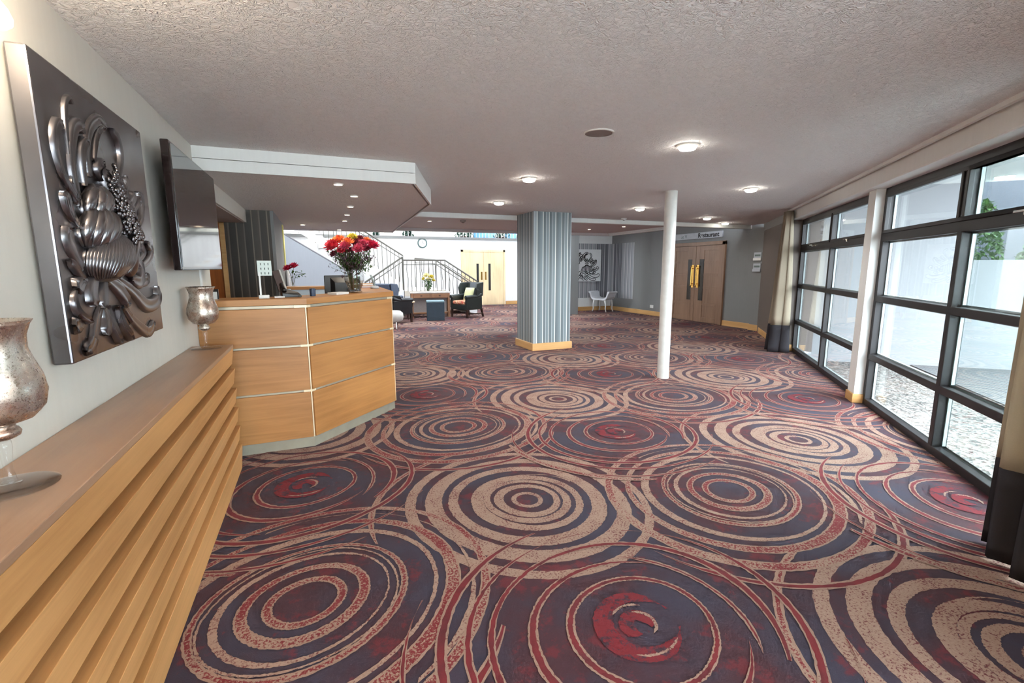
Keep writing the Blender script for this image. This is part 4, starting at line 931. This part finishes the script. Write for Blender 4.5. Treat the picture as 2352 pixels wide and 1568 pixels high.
for s in (-1,1):
    MB().tube([(s*0.355,-0.245,0.62),(s*0.355,0.245,0.62)],0.032,12).build('scroll_arm', m_whitefab, sb)
    for sy in (-1,1):
        MB().tube([(s*0.20,sy*0.19,0.37),(s*0.235,sy*0.19,0.22),(s*0.225,sy*0.19,0.10),(s*0.26,sy*0.2,0.0)],[0.032,0.022,0.018,0.02],8).build('leg', m_whitepl, sb, smooth=True)

# flower canvas in the alcove
cv = thing('canvas_picture', 'white canvas with black line drawing of a chrysanthemum on striped wall', 'picture', (8.13,13.385,0.95))
MB().box(7.63,8.645,13.335,13.391,0.955,1.975).build('canvas', plain('canvas_white', rgb(222,226,226), 0.7, 0, 0.04, 3), cv, world=True)
q = MB()
for pth, w in PETALS:
    for sg_ in (-1,1):
        P = smooth_path([(0,p[0],p[1]) for p in pth], 5); ln = []
        for i, p_ in enumerate(P):
            tn = (P[min(i+1,len(P)-1)]-P[max(i-1,0)]).normalized(); f = i/(len(P)-1); k = (0.6+0.6*f)*(1 if f < 0.85 else math.sqrt(max(0.01,1-((f-0.85)/0.15)**2)))
            ln.append((0,p_.y-tn.z*w*2.0*k*sg_,p_.z+tn.y*w*2.0*k*sg_))
        ln = [(7.66+(y-1.93)*0.98, 13.334, 0.985+(z-1.115)*1.0) for _, y, z in ln if 1.92 < y < 2.9 and 1.1 < z < 2.06]
        if len(ln) > 2: q.tube(ln, 0.010, 4)
for k in range(70):
    q.ball((8.05+0.13*rr.random()+0.02*rr.uniform(-1,1), 13.334, 1.45+0.2*rr.random()), (0.010,0.003,0.010), 6, 4)
for k in range(9):
    a = k/8; q.tube([(8.12,13.334,1.47),(7.95+0.35*a,13.334,1.40+0.05*math.sin(3*a)),(7.9+0.42*a,13.334,1.27)],0.012,4)
q.build('ink_drawing', m_dkink, cv, world=True)

# small frames and clock on atrium wall
t = thing('wall_clock', 'round grey rimmed wall clock high on the white atrium wall', 'clock', (3.575,17.0,2.27))
q = MB(); q.lathe([(0.13,0),(0.175,0),(0.175,0.03),(0.135,0.04),(0.13,0.0)],seg=28).xf(Matrix.Rotation(PI/2,4,'X')).build('rim', plain('clock_rim', rgb(92,112,112), 0.4), t)
MB().lathe([(0,0),(0.135,0),(0.135,0.015),(0,0.015)],seg=28).xf(Matrix.Rotation(PI/2,4,'X')).build('dial', m_whitepl, t)
MB().box(-0.005,0.005,-0.022,-0.015,0,0.09).box(0,0.06,-0.022,-0.015,-0.005,0.005).build('hand', m_black, t)
t = thing('framed_picture', 'small framed grey picture high on the atrium wall behind the bouquet', 'picture', (0.3,16.99,2.05))
MB().box(-0.16,0.16,-0.03,0,0,0.34).build('frame', m_whitepl, t, bevel=0.004); MB().box(-0.06,0.06,-0.036,-0.028,0.08,0.26).build('print', m_greyw, t)

# ---------------------------------------------------------------- staircase in the atrium
sa = thing('staircase', 'white staircase with railings and half landing in the bright atrium', 'staircase', (3.0,15.2,0))
m_rail = plain('railing_metal', rgb(96,94,88), 0.45, 0.1); m_tread = plain('pale_tread', rgb(236,226,210), 0.6, 0, 0.02)
LZ = 0.74; NR = 5
q = MB().box(2.36,3.61,14.05,16.6,LZ-0.16,LZ); q.build('landing', m_tread, sa, world=True)
def flight(x0, z0, dx, up, n, y0, y1, name='flight'):
    q = MB(); r = abs(LZ)/NR*up; 
    for k in range(n):
        xa = x0+dx*k; xb = x0+dx*(k+1); zt_ = z0+r*(k+1 if up > 0 else k)-(0 if up > 0 else LZ/NR)
        q.box(min(xa,xb),max(xa,xb),y0,y1,zt_-0.17,zt_)
    q.build(name, m_tread, sa, world=True)
flight(3.61, LZ, 0.232, -1, 4, 14.05, 15.3); flight(2.36, LZ, -0.232, -1, 4, 14.05, 15.2); flight(2.6, LZ, -0.232, 1, 17, 15.4, 16.6)
sl = (LZ/NR)/0.232
def stringer(xa, za, xb, zb, y):
    MB().add([(xa,y,za-0.2),(xb,y,zb-0.2),(xb,y,zb+0.03),(xa,y,za+0.03),(xa,y+0.05,za-0.2),(xb,y+0.05,zb-0.2),(xb,y+0.05,zb+0.03),(xa,y+0.05,za+0.03)],[(0,1,2,3),(7,6,5,4),(0,4,5,1),(1,5,6,2),(2,6,7,3),(3,7,4,0)]).build('stringer', m_bright, sa, world=True)
stringer(2.6,LZ,-1.3,LZ+3.9*sl,15.35); stringer(2.36,LZ,1.28,LZ-1.08*sl,14.0); stringer(3.61,LZ,4.6,LZ-0.99*sl,14.0)
def railing(pts, y, step=0.125, low=0.9):
    MB().tube([(x,y,z) for x, z in pts],0.024,8).build('handrail', m_rail, sa, world=True)
    MB().tube([(x,y,z-0.13) for x, z in pts],0.014,6).build('lower_rail', m_rail, sa, world=True)
    q = MB()
    for (xa,za),(xb,zb) in zip(pts, pts[1:]):
        n = max(1,int(abs(xb-xa)/step))
        for k in range(n+1):
            f = k/n; x = xa+(xb-xa)*f; z = za+(zb-za)*f
            q.tube([(x,y,z-low),(x+0.02*math.sin(k*2.1),y,z-low*0.6),(x-0.02*math.sin(k*1.7),y,z-low*0.3),(x,y,z)],0.011,5)
    o = q.build('balusters', m_rail, sa, world=True)
railing([(1.28,1.0),(2.36,1.72)], 14.03); railing([(2.36,1.63),(3.61,1.63),(4.62,0.99)], 14.03); railing([(-1.1,4.15),(2.6,1.79)], 15.37); railing([(2.95,1.70),(3.61,1.66),(4.75,0.92)], 15.28, 0.2)
MB().tube([(2.36,14.03,0),(2.36,14.03,1.72)],0.026,8).build('newel_post', m_rail, sa, world=True)
t = thing('stair_screen_wall', 'sloping side wall of the stair, greyed for shade, behind the reception desk', 'wall', (0,13.0,0), kind='structure')
P3 = [(-0.66,0.0),(1.0,0.0),(1.0,1.165),(-0.66,2.225)]
q = MB(); n = 4; vs = [(x,13.0,z) for x, z in P3]+[(x,13.15,z) for x, z in P3]
q.add(vs,[(0,1,2,3),(7,6,5,4),(0,4,5,1),(1,5,6,2),(2,6,7,3),(3,7,4,0)]); q.build('side', m_greyw, t, world=True)  # grey tone puts shade into the wall below the stair edge
MB().tube([(-0.66,13.05,2.24),(1.0,13.05,1.18)],0.022,6).build('top_edge', plain('slate_edge', rgb(110,108,112), 0.5), t, world=True)

# ---------------------------------------------------------------- curtains
def curtain(label, s0, s1, n0, amp, folds, top_amp, loc, band=0.46, pinch=0.0):
    t = thing('curtain', label, 'curtain', (WP(s0,n0).x, WP(s0,n0).y, 0))
    Mi = t.matrix_basis.inverted(); NS = folds*10; NZ = 16
    def P(i, z):
        f = i/NS; h = z/2.29; a_ = amp*(1-h)+top_amp*h
        sm = (s0+s1)/2; s = s0+(s1-s0)*f; s = sm+(s-sm)*(1-pinch*h)
        ph = 2*PI*folds*f
        p = WP(s+0.015*math.sin(ph*0.5+1.3), n0 + a_*math.sin(ph)+0.25*a_*math.sin(2.3*ph+z))
        return Mi @ Vector((p.x, p.y, z))
    def sheet(z0, z1, nz):
        vs = [P(i, z0+(z1-z0)*j/nz) for j in range(nz+1) for i in range(NS+1)]
        return MB().add(vs, [(j*(NS+1)+i,j*(NS+1)+i+1,(j+1)*(NS+1)+i+1,(j+1)*(NS+1)+i) for j in range(nz) for i in range(NS)])
    sheet(band, 2.29, NZ).build('linen_drop', m_cur, t, smooth=True, solid=0.003)
    sheet(0.012, band, 5).build('charcoal_band', m_curd, t, smooth=True, solid=0.004)
    return t
curtain('cream linen curtain with charcoal hem at the near edge of the windows', -0.86, -2.35, -0.385, 0.05, 8, 0.04, None, 0.47)
curtain('cream linen curtain with charcoal hem gathered at the far end of the windows', 4.93, 5.2, -0.28, 0.15, 4, 0.05, None, 0.46, 0.2)

# ---------------------------------------------------------------- lamps
def light(name, kind, loc, energy, col, size=0.05, parent=None, spot=None, rot=None):
    d = bpy.data.lights.new(name, kind); d.energy = energy; d.color = col
    if kind == 'AREA': d.shape = 'RECTANGLE'; d.size, d.size_y = size
    else: d.shadow_soft_size = size
    if spot: d.spot_size = spot; d.spot_blend = 0.7
    o = bpy.data.objects.new(name, d); COL.objects.link(o); o.location = loc
    if rot: o.rotation_euler = rot
    if parent: o.parent = parent
    return o
E_DL, E_HL = 38.0, 9.0
def downlight(label, x, y, z, r=0.085, big=True, k=1.0):
    t = thing('ceiling_downlight', label, 'ceiling light', (x,y,z), 0, 'recessed ceiling lights' if big else 'small halogen spots')
    MB().lathe([(r*0.8,0.001),(r,0.001),(r,-0.008),(r*0.86,-0.014),(r*0.78,-0.012),(r*0.8,0.001)],seg=32).build('rim', m_lamprim, t, smooth=False)
    MB().lathe([(0,0.0),(r*0.8,0.0),(r*0.80,-0.016),(r*0.66,-0.034),(r*0.3,-0.041),(0,-0.042)][::-1] if big else [(0,-0.004),(r*0.8,-0.004),(r*0.8,0.0),(0,0.0)],seg=28).build('diffuser', m_lamp if big else m_lampw, t, smooth=True)
    light('lamp_light','SPOT',(0,0,-0.055),(E_DL if big else E_HL)*(0.35 if y > 6.9 and big else 1),(1,0.97,0.93) if big else (1,0.88,0.72),0.04,t,spot=2.7)
    return t
for x, y, lb in ((2.66,2.96,'recessed ceiling light nearest the round speaker grille, first before the white column'),(2.10,4.62,'ceiling light between the round grille and the striped pillar'),(2.458,6.43,'ceiling light just before the striped pillar, nearest the soffit'),
    (4.775,6.296,'ceiling light just behind the top of the white column'),(4.82,4.27,'ceiling light between white column and windows'),(6.895,7.057,'ceiling light before the restaurant sign, clear of the beam'),(8.05,7.72,'ceiling light touching the white beam before the restaurant sign')):
    downlight(lb, x, y, H)
for x, y, lb in ((0.235,4.60,'halogen spot nearest the front fascia of the reception soffit'),(0.42,5.28,'second halogen spot back from the soffit fascia'),(0.44,6.18,'third halogen spot back from the soffit fascia'),(0.46,7.13,'fourth halogen spot back from the soffit fascia'),
    (0.48,8.05,'fifth, dim halogen spot back from the soffit fascia'),(-0.148,9.02,'halogen spot off the row near the striped office wall'),(0.485,9.98,'last halogen spot at the back edge of the soffit')):
    downlight(lb, x, y, 2.155, 0.044, False)
for x, y, lb in ((1.95,8.6,'small spot in the lower ceiling beside the soffit corner'),(5.7,9.3,'small spot in the lower ceiling beside the striped pillar'),(5.98,8.4,'small spot in the lower ceiling below the smoke detector')):
    downlight(lb, x, y, 2.25, 0.04, False)
t = thing('ceiling_speaker', 'round grey speaker grille flush in the stippled ceiling', 'speaker', (1.852,2.925,H))
MB().lathe([(0.094,0.001),(0.104,0.001),(0.104,-0.006),(0.094,-0.008)],seg=36).build('rim', m_lamprim, t); MB().lathe([(0,0.0),(0.095,0.0),(0.093,-0.005),(0,-0.007)],seg=36).build('grille', m_vent, t)
for x, y, z, lb in ((2.5,8.35,2.25,'small round smoke detector on the lower ceiling near the soffit'),(5.45,7.66,H,'small round smoke detector on the ceiling before the white beam')):
    t = thing('smoke_detector', lb, 'smoke detector', (x,y,z), 0, 'smoke detectors'); MB().lathe([(0,0),(0.055,0),(0.052,-0.02),(0.03,-0.04),(0,-0.042)],seg=20).build('body', m_vent if z < 2.3 else m_whitepl, t, smooth=True)
    MB().lathe([(0,-0.042),(0.012,-0.042),(0.01,-0.048),(0,-0.05)],seg=12).build('sensor', m_black, t)
def sconce(x, y, z, lb, e):
    t = thing('wall_sconce', lb, 'wall light', (x,y,z), 0, 'wall sconces on the cream wall')
    MB().lathe([(0.014,0.06),(0.024,0.056),(0.037,0.036),(0.044,0.014),(0.042,0.0),(0.032,-0.009),(0.014,-0.012),(0.0,-0.012)],seg=26).build('shade', m_sconce, t, smooth=True)
    MB().box(-0.10,-0.02,-0.012,0.012,0.01,0.025).box(-0.0995,-0.088,-0.03,0.03,-0.03,0.06).build('bracket', m_chrome, t)
    light('lamp_light','POINT',(0.03,0,0.10),e,(1,0.82,0.62),0.05,t)
sconce(-0.70,1.655,2.02,'cream glass wall light above the near corner of the artwork', 9)
sconce(-0.69,-0.4,2.01,'unseen cream glass wall light added behind the viewer for fill', 26)  # unseen sconce, added to light the room around the camera

# area light as the atrium skylight; solid roof added to block open sky
c = MB(); c.box(-3.4,12,10.4,20.2,6.1,6.2); struct('ceiling_sky_block', c, m_bright)
c = MB(); c.box(-3.3,12,10.42,10.5,2.6,6.2); struct('wall_atrium_front', c, m_bright)
light('skylight','AREA',(2.5,14.2,6.0),E_SKY,(0.93,0.97,1.0),(10,6.5))
w = bpy.data.worlds.new('overcast_sky'); sc.world = w; w.use_nodes = True
bg = w.node_tree.nodes['Background']; tc = w.node_tree.nodes.new('ShaderNodeTexCoord'); sx = w.node_tree.nodes.new('ShaderNodeSeparateXYZ'); rp = w.node_tree.nodes.new('ShaderNodeValToRGB')
w.node_tree.links.new(tc.outputs['Generated'], sx.inputs[0]); w.node_tree.links.new(sx.outputs['Z'], rp.inputs['Fac'])
rp.color_ramp.elements[0].position = 0.0; rp.color_ramp.elements[0].color = (0.75,0.82,0.9,1); rp.color_ramp.elements[1].position = 0.6; rp.color_ramp.elements[1].color = (0.86,0.93,1.0,1)
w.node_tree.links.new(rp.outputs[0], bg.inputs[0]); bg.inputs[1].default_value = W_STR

# ---------------------------------------------------------------- camera
cam = bpy.data.cameras.new('camera'); cam.sensor_width = 36; cam.lens = 36*1083.72/2352; cam.clip_start = 0.02
co_ = bpy.data.objects.new('camera', cam); COL.objects.link(co_)
rt = Vector((0.9243833,-0.38145088,-0.0032784)); upv = Vector((0.06238455,0.14268897,0.98779959)); fwv = Vector((0.37632923,0.91330996,-0.15569594))
M = Matrix((rt, upv, -fwv)).transposed().to_4x4(); M.translation = (0,0,1.42); co_.matrix_world = M
sc.camera = co_
sc.view_settings.view_transform = 'Standard'; sc.view_settings.look = 'None'; sc.view_settings.gamma = 1; sc.view_settings.use_curve_mapping = False
sc.view_settings.exposure = EXPO
sc.cycles.use_denoising = True
sc.cycles.max_bounces = 6; sc.cycles.diffuse_bounces = 4; sc.cycles.glossy_bounces = 3; sc.cycles.transparent_max_bounces = 16
sc.cycles.use_adaptive_sampling = True; sc.cycles.adaptive_threshold = 0.06
sc.cycles.use_light_tree = False; sc.cycles.caustics_reflective = False; sc.cycles.caustics_refractive = False; sc.cycles.glossy_bounces = 3
sc.cycles.adaptive_threshold = 0.08; sc.cycles.adaptive_min_samples = 24; sc.cycles.max_bounces = 5; sc.cycles.diffuse_bounces = 3
